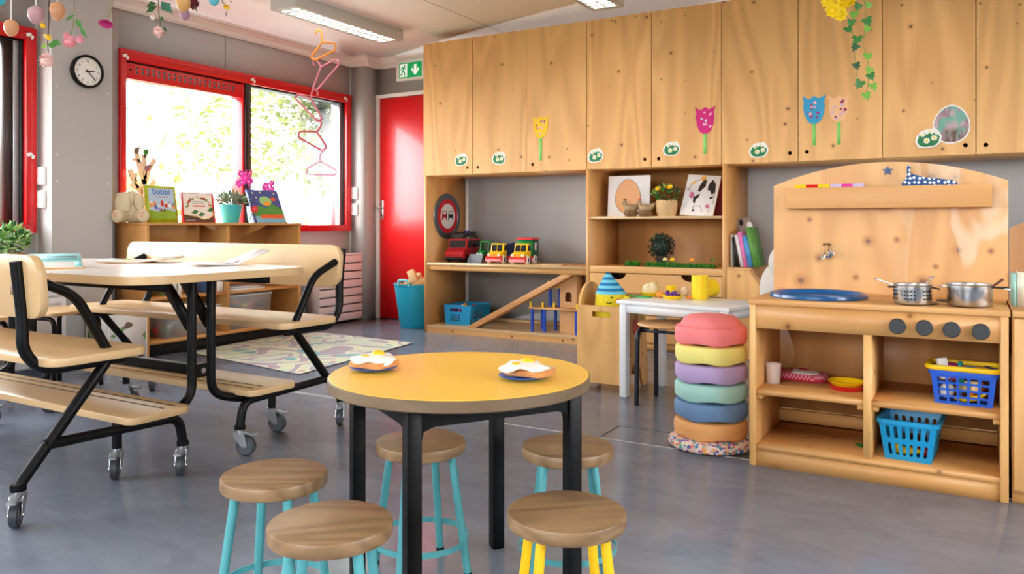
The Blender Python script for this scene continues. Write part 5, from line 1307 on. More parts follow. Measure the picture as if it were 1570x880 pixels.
food(FDB, (('toy_carton', 'white toy carton sticking out of the blue basket', (-.062, -.02, .112), lambda m: m.cbox((0, 0, 0), (.03, .03, .07), PAPER, RY(-15), .003)),
    ('toy_tin', 'magenta toy tin in the blue basket', (-.035, -.01, .108), lambda m: m.cyl((0, 0, -.03), .016, .05, mat('tin_magenta', (190, 40, 130), .4), 20)),
    ('toy_bottle', 'teal toy bottle upright in the blue basket', (-.012, -.02, .095), lambda m: m.lathe([(0, -.03), (.012, -.03), (.012, .015), (.007, .03), (.007, .045), (0, .046)], mat('bottle_teal', (20, 140, 140), .4), 20)),
    ('toy_bread', 'brown toy bread piece across the blue basket', (.03, -.015, .108), lambda m: m.ell((0, 0, 0), (.045, .018, .014), TOAST, 18, 10)),
    ('toy_box', 'navy toy box at the right end of the blue basket', (.064, -.01, .108), lambda m: m.cbox((0, 0, 0), (.035, .04, .03), NAVY, None, .003)),
    ('toy_loaf', 'cream toy loaf low in the blue basket', (.02, -.028, .06), lambda m: m.cbox((0, 0, 0), (.07, .03, .035), TOASTIN, None, .008)),
    ('toy_onion', 'white toy ball at the left of the blue basket', (-.05, -.022, .04), lambda m: m.ell((0, 0, 0), (.024, .02, .026), PAPER, 16, 10)),
    ('toy_banana', 'yellow toy banana at the bottom of the blue basket', (.02, -.02, .018), lambda m: m.tube([(-.05, 0, .008), (-.02, 0, 0), (.02, 0, 0), (.05, 0, .01)], [.005, .01, .01, .004], YEL, 10)),
    ('toy_sausage', 'orange toy sausage inside the blue basket', (.035, .0, .045), lambda m: m.tube([(-.03, 0, 0), (.03, 0, .004)], .012, ORANGE, 10)),
    ('toy_cheese', 'pale toy cheese block inside the blue basket', (-.01, .01, .04), lambda m: m.prism([(-.025, 0), (.025, 0), (.025, .025)], 'y', -.015, .015, mat('cheese_pale', (226, 226, 130), .5)))))
FDC = (-.190, 3.03, SZ2)
food(FDC, (('toy_lemon', 'yellow toy lemon at the left in the turquoise basket', (-.04, -.02, .03), lambda m: m.ell((0, 0, 0), (.022, .018, .018), YEL, 16, 10)),
    ('toy_corn', 'yellow toy corn cob in the turquoise basket', (-.005, -.03, .026), lambda m: m.tube([(-.03, 0, 0), (0, 0, 0), (.035, 0, 0)], [.01, .014, .006], YEL, 12)),
    ('toy_tomato', 'dark red toy tomato in the turquoise basket', (.04, -.02, .03), lambda m: m.ell((0, 0, 0), (.02, .02, .02), mat('tomato_red', (150, 30, 26), .4), 16, 10)),
    ('toy_potato', 'brown toy potato in the turquoise basket', (.01, .02, .028), lambda m: m.ell((0, 0, 0), (.026, .02, .02), mat('potato_brown', (150, 100, 56), .6), 16, 10))))
m = M(True); m.leaf((0, 0, .001), (-1, .4, .25), (0, 0, 1), .05, .018, GREENP); o = m.obj('toy_leaf', label='dark green toy leaf on the bottom kitchen shelf by the divider', cat='toy food'); o.location = (-.335, 3.05, SZ2)

# neighbouring play unit on the right
NX0, NX1 = .1, .86
t = thing('play_cupboard', 'second pine play unit with closed front, right of the toy kitchen', 'toy cupboard', ((NX0 + NX1) / 2, KY, 0))
m = M(); m.box(NX0, NX1, KY + .012, KB, .03, .583, PLY); m.box(NX0, NX1, KY + .02, KB, 0, .03, PLYX); m.obj('body', t)
m = M(); m.box(NX0 - .001, NX1 + .004, KY - .004, KB, .583, .602, KITX, .003); m.obj('worktop', t)
m = M(); m.box(NX0 + .004, NX0 + .38, KY - .004, KY + .012, .045, .578, PLY, .002); m.obj('door', t)
m = M(); m.box(NX0 + .384, NX1 - .004, KY - .004, KY + .012, .045, .578, PLY, .002); m.obj('door', t)
c0 = onY(1548, 350, KB + .02)
hw2, hg2 = .38, .09; rad2 = (hw2 * hw2 + hg2 * hg2) / (2 * hg2); th2 = math.asin(hw2 / rad2); cxn = c0.x + hw2 - .002
pts = [(cxn + rad2 * math.sin(th2 - 2 * th2 * i / 24), c0.z + hg2 - rad2 + rad2 * math.cos(th2 - 2 * th2 * i / 24)) for i in range(25)]
m = M(); m.prism([(cxn - hw2, .3), (cxn + hw2, .3)] + pts, 'y', KB + .002, KB + .022, KITIN, mside=PLYEDGE); m.obj('arched_back', t)
def stand_book(x, th, h, d, c, label, y=3.1): 
    t = thing('book', label, 'book', (x, y, .602), group='books on the neighbouring play unit')
    m = M(); m.box(x, x + .002, y, y + d, .602, .602 + h, c); m.box(x + th - .002, x + th, y, y + d, .602, .602 + h, c); m.box(x + .002, x + th - .002, y - .0015, y + .001, .602, .602 + h, c); m.obj('cover', t)
    m = M(); m.box(x + .002, x + th - .002, y + .001, y + d - .004, .605, .599 + h, PAPER); m.obj('pages', t)
bx = onY(1551, 455, 3.1).x
stand_book(bx, .014, .108, .12, mat('cover_mint', (150, 198, 186), .5), 'mint-spined book beside the toy kitchen on the neighbouring unit'); stand_book(bx + .016, .03, .112, .13, mat('cover_cream_light', (226, 220, 200), .5), 'cream book standing right of the mint-spined one')
# ================================================================== bookcase under the window
BXF, BXB, BY_0, BY_1, BH = -4.66, -4.985, 3.235, 4.60, .868
t = thing('bookcase', 'low beech bookcase under the window holding toy boxes', 'bookcase', (BXF, (BY_0 + BY_1) / 2, 0))
for a, b in ((BY_0, BY_0 + .022), (BY_1 - .022, BY_1)):
    m = M(); m.box(BXB, BXF, a, b, .0, BH, BOOKWOOD, .003); m.obj('side_panel', t)
m = M(); m.box(BXB, BXF + .004, BY_0 - .004, BY_1 + .004, BH, BH + .018, BOOKWOODY, .004); m.obj('top_board', t)
ym = onX(351, 400, BXF).y
m = M(); m.box(BXB + .015, BXF - .003, ym - .011, ym + .011, .1, BH, BOOKWOOD); m.obj('divider', t)
m = M(); m.box(BXB, BXB + .015, BY_0 + .022, BY_1 - .022, .08, BH, BOOKWOOD); m.obj('back_panel', t)
m = M(); m.box(BXB + .015, BXF - .002, BY_0 + .022, BY_1 - .022, .08, .1, BOOKWOODY); m.box(BXF - .05, BXF - .035, BY_0 + .022, BY_1 - .022, 0, .08, DARK); m.obj('bottom_board', t)  # recessed plinth in near-black, painting the shade below the case
for a, b in ((BY_0 + .022, ym - .011), (ym + .011, BY_1 - .022)):
    m = M(); m.box(BXB + .015, BXF - .004, a, b, .37, .388, BOOKWOODY); m.obj('shelf_board', t)
BT = BH + .018
CLEAR = mat('clear_plastic_box', (214, 222, 226), .15, alpha=.38)
def clear_box(y0, y1, z, h, label, cols, seed, lab2):
    x0, x1 = BXF - .27, BXF - .02; t = thing('plastic_box', label, 'storage box', ((x0 + x1) / 2, (y0 + y1) / 2, z))
    m = M(); k = .02; b = [(x0 + k, y0 + k), (x1 - k, y0 + k), (x1 - k, y1 - k), (x0 + k, y1 - k)]; T = [(x0, y0), (x1, y0), (x1, y1), (x0, y1)]
    vb = [m._v((x, y, z)) for x, y in b]; vt = [m._v((x, y, z + h)) for x, y in T]
    fs = [m.bm.faces.new(vb[::-1])] + [m.bm.faces.new((vb[i], vb[(i + 1) % 4], vt[(i + 1) % 4], vt[i])) for i in range(4)]; m._fin(fs, CLEAR); m.obj('box', t)
    m = M(); m.tube([(x0, y0, z + h), (x1, y0, z + h), (x1, y1, z + h), (x0, y1, z + h)], .006, mat('box_rim', (190, 200, 206), .3), 6, closed=True); m.obj('rim', t)
    m = M(); rn = random.Random(seed)
    for i in range(70): m.cbox((rn.uniform(x0 + .045, x1 - .045), rn.uniform(y0 + .05, y1 - .05), z + .025 + rn.uniform(0, h * .62)), (rn.uniform(.025, .055), rn.uniform(.03, .08), rn.uniform(.02, .035)), rn.choice(cols), Matrix.Rotation(rn.uniform(0, 3), 3, (rn.random(), rn.random(), rn.random())), .003)
    m.obj('toy_pieces', label=lab2, cat='toys', kind='stuff')
MIX = [REDP, GREENP, BLUEP, YEL, ORANGE, NAVY, WHT, mat('toy_purple', (120, 80, 170), .4)]
clear_box(ym + .03, ym + .42, .1, .25, 'clear plastic box of building bricks at the lower right of the bookcase', MIX, 11, 'building bricks jumbled in the right-hand clear box of the bookcase')
clear_box(ym - .50, ym - .06, .1, .2, 'clear plastic box of toys at the lower left of the bookcase', [GREENP, WHT, TOAST, REDP, mat('toy_brown', (120, 80, 60), .5), GREYP], 12, 'toy pieces jumbled in the left-hand clear box of the bookcase')
for i, (y, w, h, c, lb) in enumerate(((BY_0 + .2, .05, .14, mat('cover_meadow', (150, 190, 110), .5, var=.6, vscale=25), 'green-covered small book standing at the left of the bookcase shelf'),
    (BY_0 + .26, .03, .12, mat('cover_pale', (226, 220, 208), .5), 'pale book standing beside the green one in the bookcase'),
    (ym - .13, .04, .13, mat('cover_blue', (70, 110, 170), .5), 'blue book standing against the bookcase divider'), (ym - .085, .06, .11, mat('cover_print', (190, 130, 120), .5, var=.6, vscale=30), 'patterned pinkish book beside the bookcase divider'))):
    t = thing('book', lb, 'book', (BXF - .12, y, .388), group='books inside the bookcase'); m = M(); m.box(BXF - .22, BXF - .03, y, y + w, .388, .388 + h, c, .002); m.obj('cover', t); m = M(); m.box(BXF - .218, BXF - .0285, y + .004, y + w - .004, .391, .385 + h, PAPER); m.obj('pages', t)
for k in range(2):
    t = thing('flat_book', ('thin pale book lying flat, lower of two on the right bookcase shelf', 'thin grey book lying flat on top of another in the bookcase')[k], 'book', (BXF - .13, ym + .25, .388 + k * .016), group='flat books in the bookcase'); m = M(); z = .388 + k * .016
    c = (mat('cover_pale', (226, 220, 208), .5), mat('cover_grey', (150, 146, 150), .5))[k]
    m.box(BXF - .24, BXF - .02, ym + .06, ym + .36 - .05 * k, z, z + .003, c); m.box(BXF - .24, BXF - .02, ym + .06, ym + .36 - .05 * k, z + .012, z + .015, c); m.obj('cover', t); m = M(); m.box(BXF - .236, BXF - .022, ym + .062, ym + .356 - .05 * k, z + .003, z + .012, PAPER); m.obj('pages', t)

# ---- on top of the bookcase
# plush rabbit (seen from its side, long ear hanging)
p = Vector((-4.888, 3.243, BT))
t = thing('plush_rabbit', 'cream long-eared plush rabbit slumped on the left end of the bookcase', 'plush toy', p, R(-48)); t.scale = (.86,) * 3
RB = mat('rabbit_plush', (214, 198, 164), .9, bump=.5, bscale=150); PK = mat('rabbit_pink', (214, 150, 130), .85)
m = M(True); m.ell((0, .05, .085), (.085, .09, .09), RB, 22, 14); m.ell((.01, .045, .175), (.075, .075, .072), RB, 22, 14)
for (a, b) in (((.05, -.01, .05), (.15, -.025, .05)), ((.05, .1, .045), (.15, .16, .05))): m.tube([a, ((a[0] + b[0]) / 2, (a[1] + b[1]) / 2, .05), b], [.05, .048, .04], RB, 14); m.ell(b, (.034, .045, .052), RB, 16, 10)
m.tube([(.0, -.03, .12), (.05, -.055, .085), (.06, -.05, .06)], [.03, .028, .024], RB, 12); m.obj('body', t)
m = M(True); m.tube([(.03, .0, .225), (.07, -.005, .215), (.09, -.005, .15), (.09, -.005, .09), (.085, -.005, .075)], [.024, .05, .062, .056, .02], RB, 14, flat=(1, .5)); m.obj('ear', t)
m = M(True); m.tube([(.03, .08, .225), (.065, .105, .205), (.08, .12, .14), (.08, .125, .09)], [.02, .034, .04, .015], RB, 14, flat=(1, .5)); m.obj('ear', t)
m = M(True)
for (x, y, z, r) in ((.184, -.03, .05, .012), (.184, .155, .05, .012), (.186, -.045, .072, .006), (.187, -.022, .076, .006), (.186, .14, .074, .006), (.187, .165, .074, .006)): m.ell((x, y, z), (.004, r, r), PK, 12, 8)
m.obj('paw_pad', t)
# wooden tree
p = Vector((-4.935, 3.40, BT))
t = thing('wooden_tree', 'pale wooden branch tree with small ornaments on the bookcase by the window', 'decoration', p)
TW = wood('tree_wood', (240, 208, 174), (214, 170, 134), 'z', 4, .25, 0, shift=0)
def slab(m, pts, off, ang):
    o = m.X; m.X = Matrix.Rotation(R(ang), 4, 'Z'); 
    for a, b, w in pts: m.bar((0, a[0], a[1]), (0, b[0], b[1]), w * 1.25, .018, TW, .002, up=(1, 0, 0))
    m.X = o
m = M(True); m.prism(rrect(-.05, .05, -.045, .045, .02), 'z', 0, .015, TW); m.obj('base', t)
m = M(True); slab(m, (((0, .015), (0, .3), .034), ((0, .28), (-.035, .42), .026), ((-.035, .41), (-.055, .5), .022), ((-.03, .42), (-.075, .43), .018), ((0, .26), (.05, .4), .028), ((.05, .39), (.085, .44), .026), ((.01, .3), (.0, .47), .024), ((0, .45), (.02, .46), .02), ((0, .2), (.085, .29), .026), ((0, .2), (-.085, .27), .026), ((-.04, .235), (-.1, .36), .024), ((-.06, .28), (-.055, .34), .014), ((0, .14), (.05, .155), .022)), 0, 0); m.obj('trunk', t)
m = M(True); slab(m, (((0, .015), (0, .26), .034), ((0, .16), (.09, .25), .024), ((0, .16), (-.09, .25), .024)), 0, 70); m.obj('crossing_branches', t)
for (y, z, mm, lb) in ((.02, .375, mat('ornament_mauve', (150, 96, 110), .5), 'mauve egg ornament hanging in the wooden tree'), (.01, .485, GRN[0], 'green bird-like ornament on top of the wooden tree'), (-.06, .49, mat('ornament_brown', (120, 96, 70), .6), 'brown ornament on the left tip of the wooden tree')):
    m = M(); m.ell(p + Vector((.016, y, z)), (.014, .018, .022), mm, 14, 10); m.ell(p + Vector((.016, y + .016, z + .018)), (.007, .009, .008), mm, 10, 8); m.obj('tree_ornament', label=lb, cat='ornament')
# books standing on the bookcase: face the room (+X)
def face_book(px0, px1, pyt, lean, x, name, label, cover, paint, yaw=0, th=.02):
    a, b = onX(px0, 344, x), onX(px1, 344, x); y0, y1 = a.y, b.y; h = onX((px0 + px1) / 2, pyt, x).z - BT
    t = thing('picture_book', label, 'book', (x, (y0 + y1) / 2, BT)); t.rotation_euler = (0, R(-lean), R(yaw)); w = (y1 - y0) / 2
    m = M(True); m.box(-th, -th + .003, -w, w, 0, h, cover); m.box(-.003, 0, -w, w, 0, h, cover); m.box(-th, 0, -w - .001, -w + .003, 0, h, cover); m.obj('cover', t)
    m = M(True); m.box(-th + .003, -.003, -w + .003, w - .004, .003, h - .003, PAPER); m.obj('pages', t)
    m = M(True); paint(m, w, h); m.obj('cover_picture', t); return t
def P2(m, pts, mm, l=0): m.prism(pts, 'x', 0, .0006 + .0002 * l, mm)
def el(cy, cz, ry, rz, n=16): return [(cy + ry * math.cos(2 * PI * i / n), cz + rz * math.sin(2 * PI * i / n)) for i in range(n)]
LIME = mat('cover_lime', (176, 190, 30), .4); SKYB = mat('print_sky', (176, 200, 220), .5); LAWN = mat('print_lawn', (140, 176, 50), .5, var=.3, vscale=30)
TX_ = Matrix(((0, 0, 1), (1, 0, 0), (0, 1, 0))).to_4x4()
def paint1(m, w, h):
    P2(m, rrect(-w * .86, w * .86, h * .2, h * .93, .004, 3), SKYB); P2(m, [(-w * .86, h * .1), (w * .86, h * .1), (w * .86, h * .3), (w * .3, h * .36), (-w * .3, h * .3), (-w * .86, h * .34)], LAWN, 1)
    rn = random.Random(6); cl = [mat('print_orange', (224, 150, 70), .5), mat('print_blue', (70, 110, 180), .5), mat('print_red', (206, 60, 46), .5), WHT, mat('print_lilac', (150, 150, 196), .5)]
    for i in range(7):
        y = -w * .75 + w * 1.5 * i / 6; z = h * rn.uniform(.36, .52); s = h * .07; P2(m, rh(y - s * .6, y + s * .6, z - s, z + s * .5), rn.choice(cl), 2); P2(m, [(y - s * .8, z + s * .5), (y + s * .8, z + s * .5), (y, z + s * 1.5)], rn.choice(cl), 3)
    P2(m, el(-w * .45, h * .42, h * .05, h * .06), mat('print_blue', (70, 110, 180), .5), 4); P2(m, rh(-.02, .02, h * .06, h * .075), mat('print_dark_lime', (120, 130, 20), .5), 2)
    for y in (-.012, .012): P2(m, el(y, h * .34, .008, .01), mat('print_maroon', (110, 30, 30), .5), 4)
    m.text('bobbi', h * .235, mat('title_blue', (22, 92, 178), .5), Matrix.Translation((.0016, 0, h * .77)) @ TX_)
    P2(m, rh(-w * .4, w * .4, h * .69, h * .705), mat('print_red', (206, 60, 46), .5), 3)
face_book(229, 274, 284, 10, -4.74, 'b', 'lime green picture book with little houses on a lawn, standing on the bookcase', LIME, paint1)
def paint2(m, w, h):
    P2(m, rrect(-w * .97, w * .97, h * .02, h * .97, .004, 3), mat('cover_offwhite', (238, 232, 220), .5)); rn = random.Random(4)
    gl = [mat('print_green', (50, 120, 60), .5), mat('print_olive', (130, 150, 60), .5), mat('print_red', (206, 60, 46), .5), mat('print_orange', (224, 150, 70), .5)]
    for i in range(46):
        a = rn.uniform(0.1, PI - .1); rr = rn.uniform(.78, 1.0); y = math.cos(a) * w * .88 * rr; z = h * .45 + math.sin(a) * h * .46 * rr; P2(m, el(y, z, .005 + rn.random() * .004, .006, 8), rn.choice(gl), 1)
    P2(m, [(-w * .97, h * .02), (w * .97, h * .02), (w * .97, h * .3), (w * .6, h * .14), (w * .2, h * .1), (-w * .2, h * .2), (-w * .97, h * .26)], mat('print_brown_soil', (92, 66, 52), .5), 1)
    m.tube([(.0008, -w * .97, h * .27), (.0008, -w * .2, h * .22), (.0008, w * .2, h * .11), (.0008, w * .6, h * .15), (.0008, w * .97, h * .3)], .0022, mat('print_yellow', (240, 196, 50), .5), 6)
    P2(m, rh(w * .86, w * .985, h * .02, h * .97), mat('cover_red', (206, 32, 36), .4), 2)
    for i, q in enumerate(((-w * .3, h * .36), (w * .1, h * .28), (w * .72, h * .44))): P2(m, [(q[0] - .03, q[1] - .008), (q[0] + .0, q[1] + .016), (q[0] + .035, q[1] + .004), (q[0] + .004, q[1] - .016)], gl[0], 2)
    for z, n, mm in ((.68, 5, mat('print_grey', (120, 120, 130), .5)), (.62, 7, mat('print_grey', (120, 120, 130), .5)), (.53, 9, mat('print_red', (206, 60, 46), .5))): 
        for k in range(n): P2(m, rh(-w * .4 + k * w * .8 / n, -w * .4 + (k + .75) * w * .8 / n, h * z, h * (z + (.03 if n < 9 else .05))), mm, 2)
    P2(m, rh(-w * .9, -w * .3, h * .07, h * .085), WHT, 3)
face_book(283, 331, 295, 8, -4.74, 'b', 'square white picture book with leaf border and red edge on the bookcase', mat('cover_red', (206, 32, 36), .4), paint2, th=.03)
def paint3(m, w, h):
    P2(m, rh(-w * .98, w * .98, h * .01, h * .99), mat('cover_night', (66, 84, 148), .5, var=.2, vscale=25))
    P2(m, [(-w * .98, h * .3), (-w * .6, h * .52), (-w * .1, h * .46), (w * .4, h * .58), (w * .98, h * .4), (w * .98, h * .2), (-w * .98, h * .2)], mat('print_meadow', (80, 150, 70), .5, var=.4, vscale=30), 1)
    P2(m, el(-.002, h * .66, w * .4, h * .15), mat('print_pale_green', (150, 206, 130), .5, var=.2, vscale=40), 2); P2(m, el(w * .05, h * .58, w * .24, h * .06), ORANGE, 3); P2(m, el(w * .55, h * .72, w * .18, h * .06), mat('print_red_orange', (226, 96, 40), .5), 3)
    P2(m, rh(-w * .98, w * .98, h * .01, h * .2), mat('print_pool', (120, 180, 200), .5), 2); P2(m, [(-w * .7, h * .14), (w * .9, h * .14), (w * .9, h * .25), (-w * .5, h * .25)], mat('print_red_orange', (226, 96, 40), .5), 3)
    for (y, z) in ((-.7, .9), (-.2, .92), (-.55, .76), (.7, .9)): P2(m, el(w * y, h * z, .01, .008), mat('print_star', (210, 206, 170), .5), 3)
p = onX(412, 341, -4.70)
t = face_book(394, 440, 286, 24, -4.70, 'b', 'tilted dark blue and green picture book at the right end of the bookcase', mat('cover_night_blue', (50, 66, 130), .4), paint3)
# teal pot
p = Vector((-4.80, onX(354, 343, -4.80).y, BT))
t = thing('herb_pot', 'turquoise pot with grey-green herb and yellow bloom on the bookcase', 'potted plant', p)
m = M(True); m.lathe([(0, 0), (.055, 0), (.058, .004), (.082, .125), (.085, .127), (.085, .135), (.078, .135), (.054, .01), (0, .008)], mat('pot_turquoise', (62, 186, 192), .35), 36); m.cyl((0, 0, .11), .074, .008, mat('potting_soil', (60, 44, 34), .9), 24); m.obj('pot', t)
m = M(True); m.leaves(520, (0, 0, .165), (.09, .09, .055), .045, .006, [mat('herb_grey', (150, 160, 140), .6), mat('herb_green', (104, 130, 96), .6)], up=.9, shell=.2, rn=random.Random(8)); m.obj('foliage', t)
m = M(True); m.tube([(.02, .0, .12), (.02, .01, .22)], .002, GRN[0], 6); m.flower((.02, .01, .225), (.7, 0, .7), .018, 8, YEL, ORANGE); m.obj('blossom', t)
m = M(True)
for d, L in (((.2, 1, .35), .16), ((.3, 1, .15), .2), ((.1, .9, .6), .14), ((.6, .5, .3), .12)): m.leaf((.02, .03, .14), d, (0, 0, 1), L, .022, GRN[2], .2)
m.obj('leaf', t)
# orchid
p = Vector((-4.915, onX(391, 343, -4.915).y, BT))
t = thing('orchid', 'pink orchid with two flower sprays behind the tilted book', 'potted plant', p)
m = M(True); m.lathe([(0, 0), (.05, 0), (.065, .13), (.06, .13), (.046, .006), (0, .006)], mat('orchid_pot', (170, 214, 226), .3), 30); m.obj('pot', t)
OP = mat('orchid_pink', (226, 60, 176), .5, var=.25, vscale=40); OC = mat('orchid_heart', (250, 190, 230), .5); OS = mat('orchid_stem', (110, 120, 80), .6)
m = M(True); m.tube(fillet([(0, 0, .12), (0, .0, .22), (.02, -.07, .31), (.03, -.12, .34)], .08), .004, OS, 8); m.tube(fillet([(0, .01, .12), (0, .03, .24), (.02, .07, .29)], .06), .004, OS, 8); m.obj('stem', t)
rn = random.Random(15)
for c, n, s in (((.03, -.115, .35), 11, (.03, .07, .055)), ((.03, .085, .30), 6, (.02, .05, .04))):
    for i in range(n):
        m = M(True); q = Vector(c) + Vector((rn.uniform(-1, 1) * s[0], rn.uniform(-1, 1) * s[1], rn.uniform(-1, 1) * s[2])); m.flower(q, (1, rn.uniform(-.6, .6), rn.uniform(-.4, .4)), .034, 5, OP, OC, w=.5, cup=.15); m.obj('blossom', t)
m = M(True)
for d in ((.6, -.5, .5), (.5, .7, .3), (-.2, .8, .5)): m.leaf((0, 0, .12), d, (0, 0, 1), .14, .026, GRN[1], .2)
m.obj('leaf', t)
p = onX(388, 322, -4.668)
t = thing('red_flower', 'small red artificial flower lying between the orchid and the tilted book', 'flower', (p.x, p.y, BT))
m = M(); q = Vector((p.x, p.y + .01, BT + .1)); m.tube([(p.x - .008, p.y - .04, BT), q], .003, GRN[1], 6); m.obj('stem', t); m = M(); m.flower(q, (.8, -.4, .2), .035, 7, mat('petal_red', (226, 60, 60), .5), PINK, layers=2); m.obj('blossom', t)

# ================================================================== radiator, rug, low white furniture
t = thing('radiator', 'low white slatted radiator cover below the right end of the window', 'radiator', (-4.9, 5.28, 0))
RW = mat('radiator_white', (226, 214, 212), .4)
m = M(); m.box(-4.985, -4.875, 5.02, 5.55, .012, .60, DARK if False else mat('radiator_inside', (70, 62, 62), .6)); m.obj('core', t)
for i in range(8):
    m = M(); z0 = .02 + i * .0735; m.box(-4.875, -4.85, 5.0, 5.555, z0, z0 + .062, RW, .003); m.obj('slat', t)
m = M(); m.box(-4.985, -4.845, 4.995, 5.56, .60, .615, RW, .003); m.box(-4.985, -4.86, 4.995, 5.02, .0, .60, RW); m.obj('casing', t)

def rugmat():
    t = NT('play_rug_print'); tc = t.n('ShaderNodeTexCoord'); v = tc.outputs['Object']
    a = t.noise(v, 1.7, 1., .4, .5); b = t.noise(t.map(v, (1, 1, 1), (5, 3, 0)), 3.6, 2., .5); c = t.noise(t.map(v, (1, 1, 1), (9, 2, 0)), 4.4, 1.)
    col = t.mix(t.ramp(b, .4, .6), lin((206, 216, 184)), lin((190, 208, 190)))
    col = t.mix(t.ramp(c, .61, .64), col, lin((112, 172, 180)))
    road = t.math('ABSOLUTE', t.math('SUBTRACT', t.math('PINGPONG', t.math('MULTIPLY', a, 5.), .5), .25))
    col = t.mix(t.ramp(road, .115, .095), col, lin((232, 232, 226))); col = t.mix(t.ramp(road, .095, .08), col, lin((168, 160, 172)))
    vo = t.n('ShaderNodeTexVoronoi'); vo.inputs['Scale'].default_value = 7.5; t.l(v, vo.inputs['Vector'])
    col = t.mix(t.ramp(vo.outputs['Distance'], .15, .12), col, lin((196, 132, 136)))
    t.l(col, t.b.inputs['Base Color']); t.b.inputs['Roughness'].default_value = .85; return t.m
m = M(); A = [(-3.38, 3.32), (-3.56, 4.64), (-4.78, 4.72), (-4.60, 3.52)]
m.prism(A, 'z', .0012, .006, rugmat(), mside=mat('rug_edge', (66, 62, 56), .8)); m.obj('play_rug', label='pastel printed street-map play rug on the floor before the bookcase', cat='rug')

t = thing('white_cabinet', 'low white cabinet along the wall under the left window', 'cabinet', (-4.75, 2.3, 0))
m = M(); m.box(-4.98, -4.62, 1.75, 2.68, .05, .46, WL); m.obj('body', t); m = M(); m.box(-4.98, -4.61, 1.74, 2.69, .46, .48, WL, .003); m.obj('top_board', t)
for a in (1.76, 2.07, 2.38):
    m = M(); m.box(-4.62, -4.603, a, a + .295, .06, .45, WL, .004); m.box(-4.604, -4.6, a + .03, a + .265, .1, .42, mat('panel_greyish_white', (214, 216, 220), .4)); o = m.obj('door', t)  # door panels in a slightly greyer white
p = onX(4, 388, -4.78); t = thing('leafy_pot_plant', 'bushy light green plant in a terracotta pot below the left window', 'potted plant', (-4.78, p.y, .48))
m = M(True); m.lathe([(0, 0), (.07, 0), (.095, .19), (.104, .19), (.106, .23), (.098, .23), (.066, .01), (0, .01)], mat('terracotta', (196, 138, 100), .7), 36); m.cyl((0, 0, .2), .09, .01, mat('potting_soil', (60, 44, 34), .9), 24); m.obj('pot', t)
m = M(True); m.leaves(420, (0, 0, .3), (.125, .125, .085), .045, .014, [mat('leaf_fresh', (104, 158, 66), .45), mat('leaf_pale', (170, 204, 130), .45), GRN[1]], rn=random.Random(12), shell=.2); m.obj('foliage', t)
# picture bin beside the bookcase
p = onX(172, 508, -4.62); t = thing('picture_bin', 'white bin with printed animals standing left of the bookcase', 'bin', (-4.72, 3.06, 0))
m = M(); m.box(-4.83, -4.60, 2.93, 3.2, .0, .36, PAPER, .006); m.obj('body', t)
def animals():
    t = NT('animal_print'); tc = t.n('ShaderNodeTexCoord'); n = t.noise(tc.outputs['Object'], 11, 2); k = t.noise(t.map(tc.outputs['Object'], (1, 1, 1), (3, 3, 3)), 9, 2)
    col = t.mix(t.ramp(n, .56, .6), lin((226, 226, 224)), lin((104, 88, 76))); col = t.mix(t.ramp(k, .62, .66), col, lin((98, 150, 70))); t.l(col, t.b.inputs['Base Color']); return t.m
m = M(); m.box(-4.60, -4.598, 2.945, 3.185, .02, .34, animals()); m.box(-4.81, -4.62, 2.928, 2.931, .02, .34, animals()); m.obj('printed_side', t)
m = M(); m.box(-4.84, -4.59, 2.92, 3.21, .36, .375, PLYX, .003); m.obj('lid', t)
# wooden stools behind the bench table
def tube_stool(x, y, rz, label):
    t = thing('tube_stool', label, 'stool', (x, y, 0), R(rz), 'wooden-topped stools behind the bench table'); m = M(True); m.prism(rrect(-.17, .17, -.16, .16, .03), 'z', .40, .418, BIRCH, bev=.003); m.obj('seat', t)
    for s in (-1, 1):
        m = M(True); m.tube(fillet([(-.16, s * .14, 0), (-.15, s * .13, .385), (.15, s * .13, .385), (.16, s * .14, 0)], .05), .012, BLACK, 10); m.obj('leg_frame', t)
tube_stool(-4.25, 2.42, 8, 'wooden-topped black tube stool in front of the white cabinet, nearer the wall pillar'); tube_stool(-4.28, 1.98, -5, 'wooden-topped black tube stool in front of the white cabinet, nearer the left edge')

# ================================================================== coat-hanger chain
def hanger_mesh(t, mm, W=.25, Hh=.1, r=.0052):
    m = M(True); m.tube(fillet([(0, 0, 0), (-W * .42, 0, -Hh * .62), (-W * .5, 0, -Hh * .86), (-W * .46, 0, -Hh), (W * .46, 0, -Hh), (W * .5, 0, -Hh * .86), (W * .42, 0, -Hh * .62), (0, 0, 0)], .018), r, mm, 8); m.obj('frame', t)
    m = M(True); m.tube([(0, 0, -.002), (0, 0, .045)] + [(.022 * math.cos(R(a)) - .022 + .022, 0, .067 + .022 * math.sin(R(a))) for a in range(-90, 151, 20)], r, mm, 8); m.obj('hook', t)
HC = [(mat('hanger_orange', (246, 164, 60), .4), 'orange plastic hanger hooked on the ceiling lamp, top of the chain'), (mat('hanger_pink', (232, 146, 168), .4), 'pink hanger hooked on the orange one, second of the chain'), (mat('hanger_rose', (214, 112, 132), .4), 'rose pink hanger third of the chain, below the window top'),
      (mat('hanger_deep_rose', (206, 84, 108), .4), 'deep rose hanger fourth of the chain, tilted'), (mat('hanger_pale_pink', (238, 176, 206), .4), 'pale pink hanger at the bottom of the chain')]
DH = 5.64
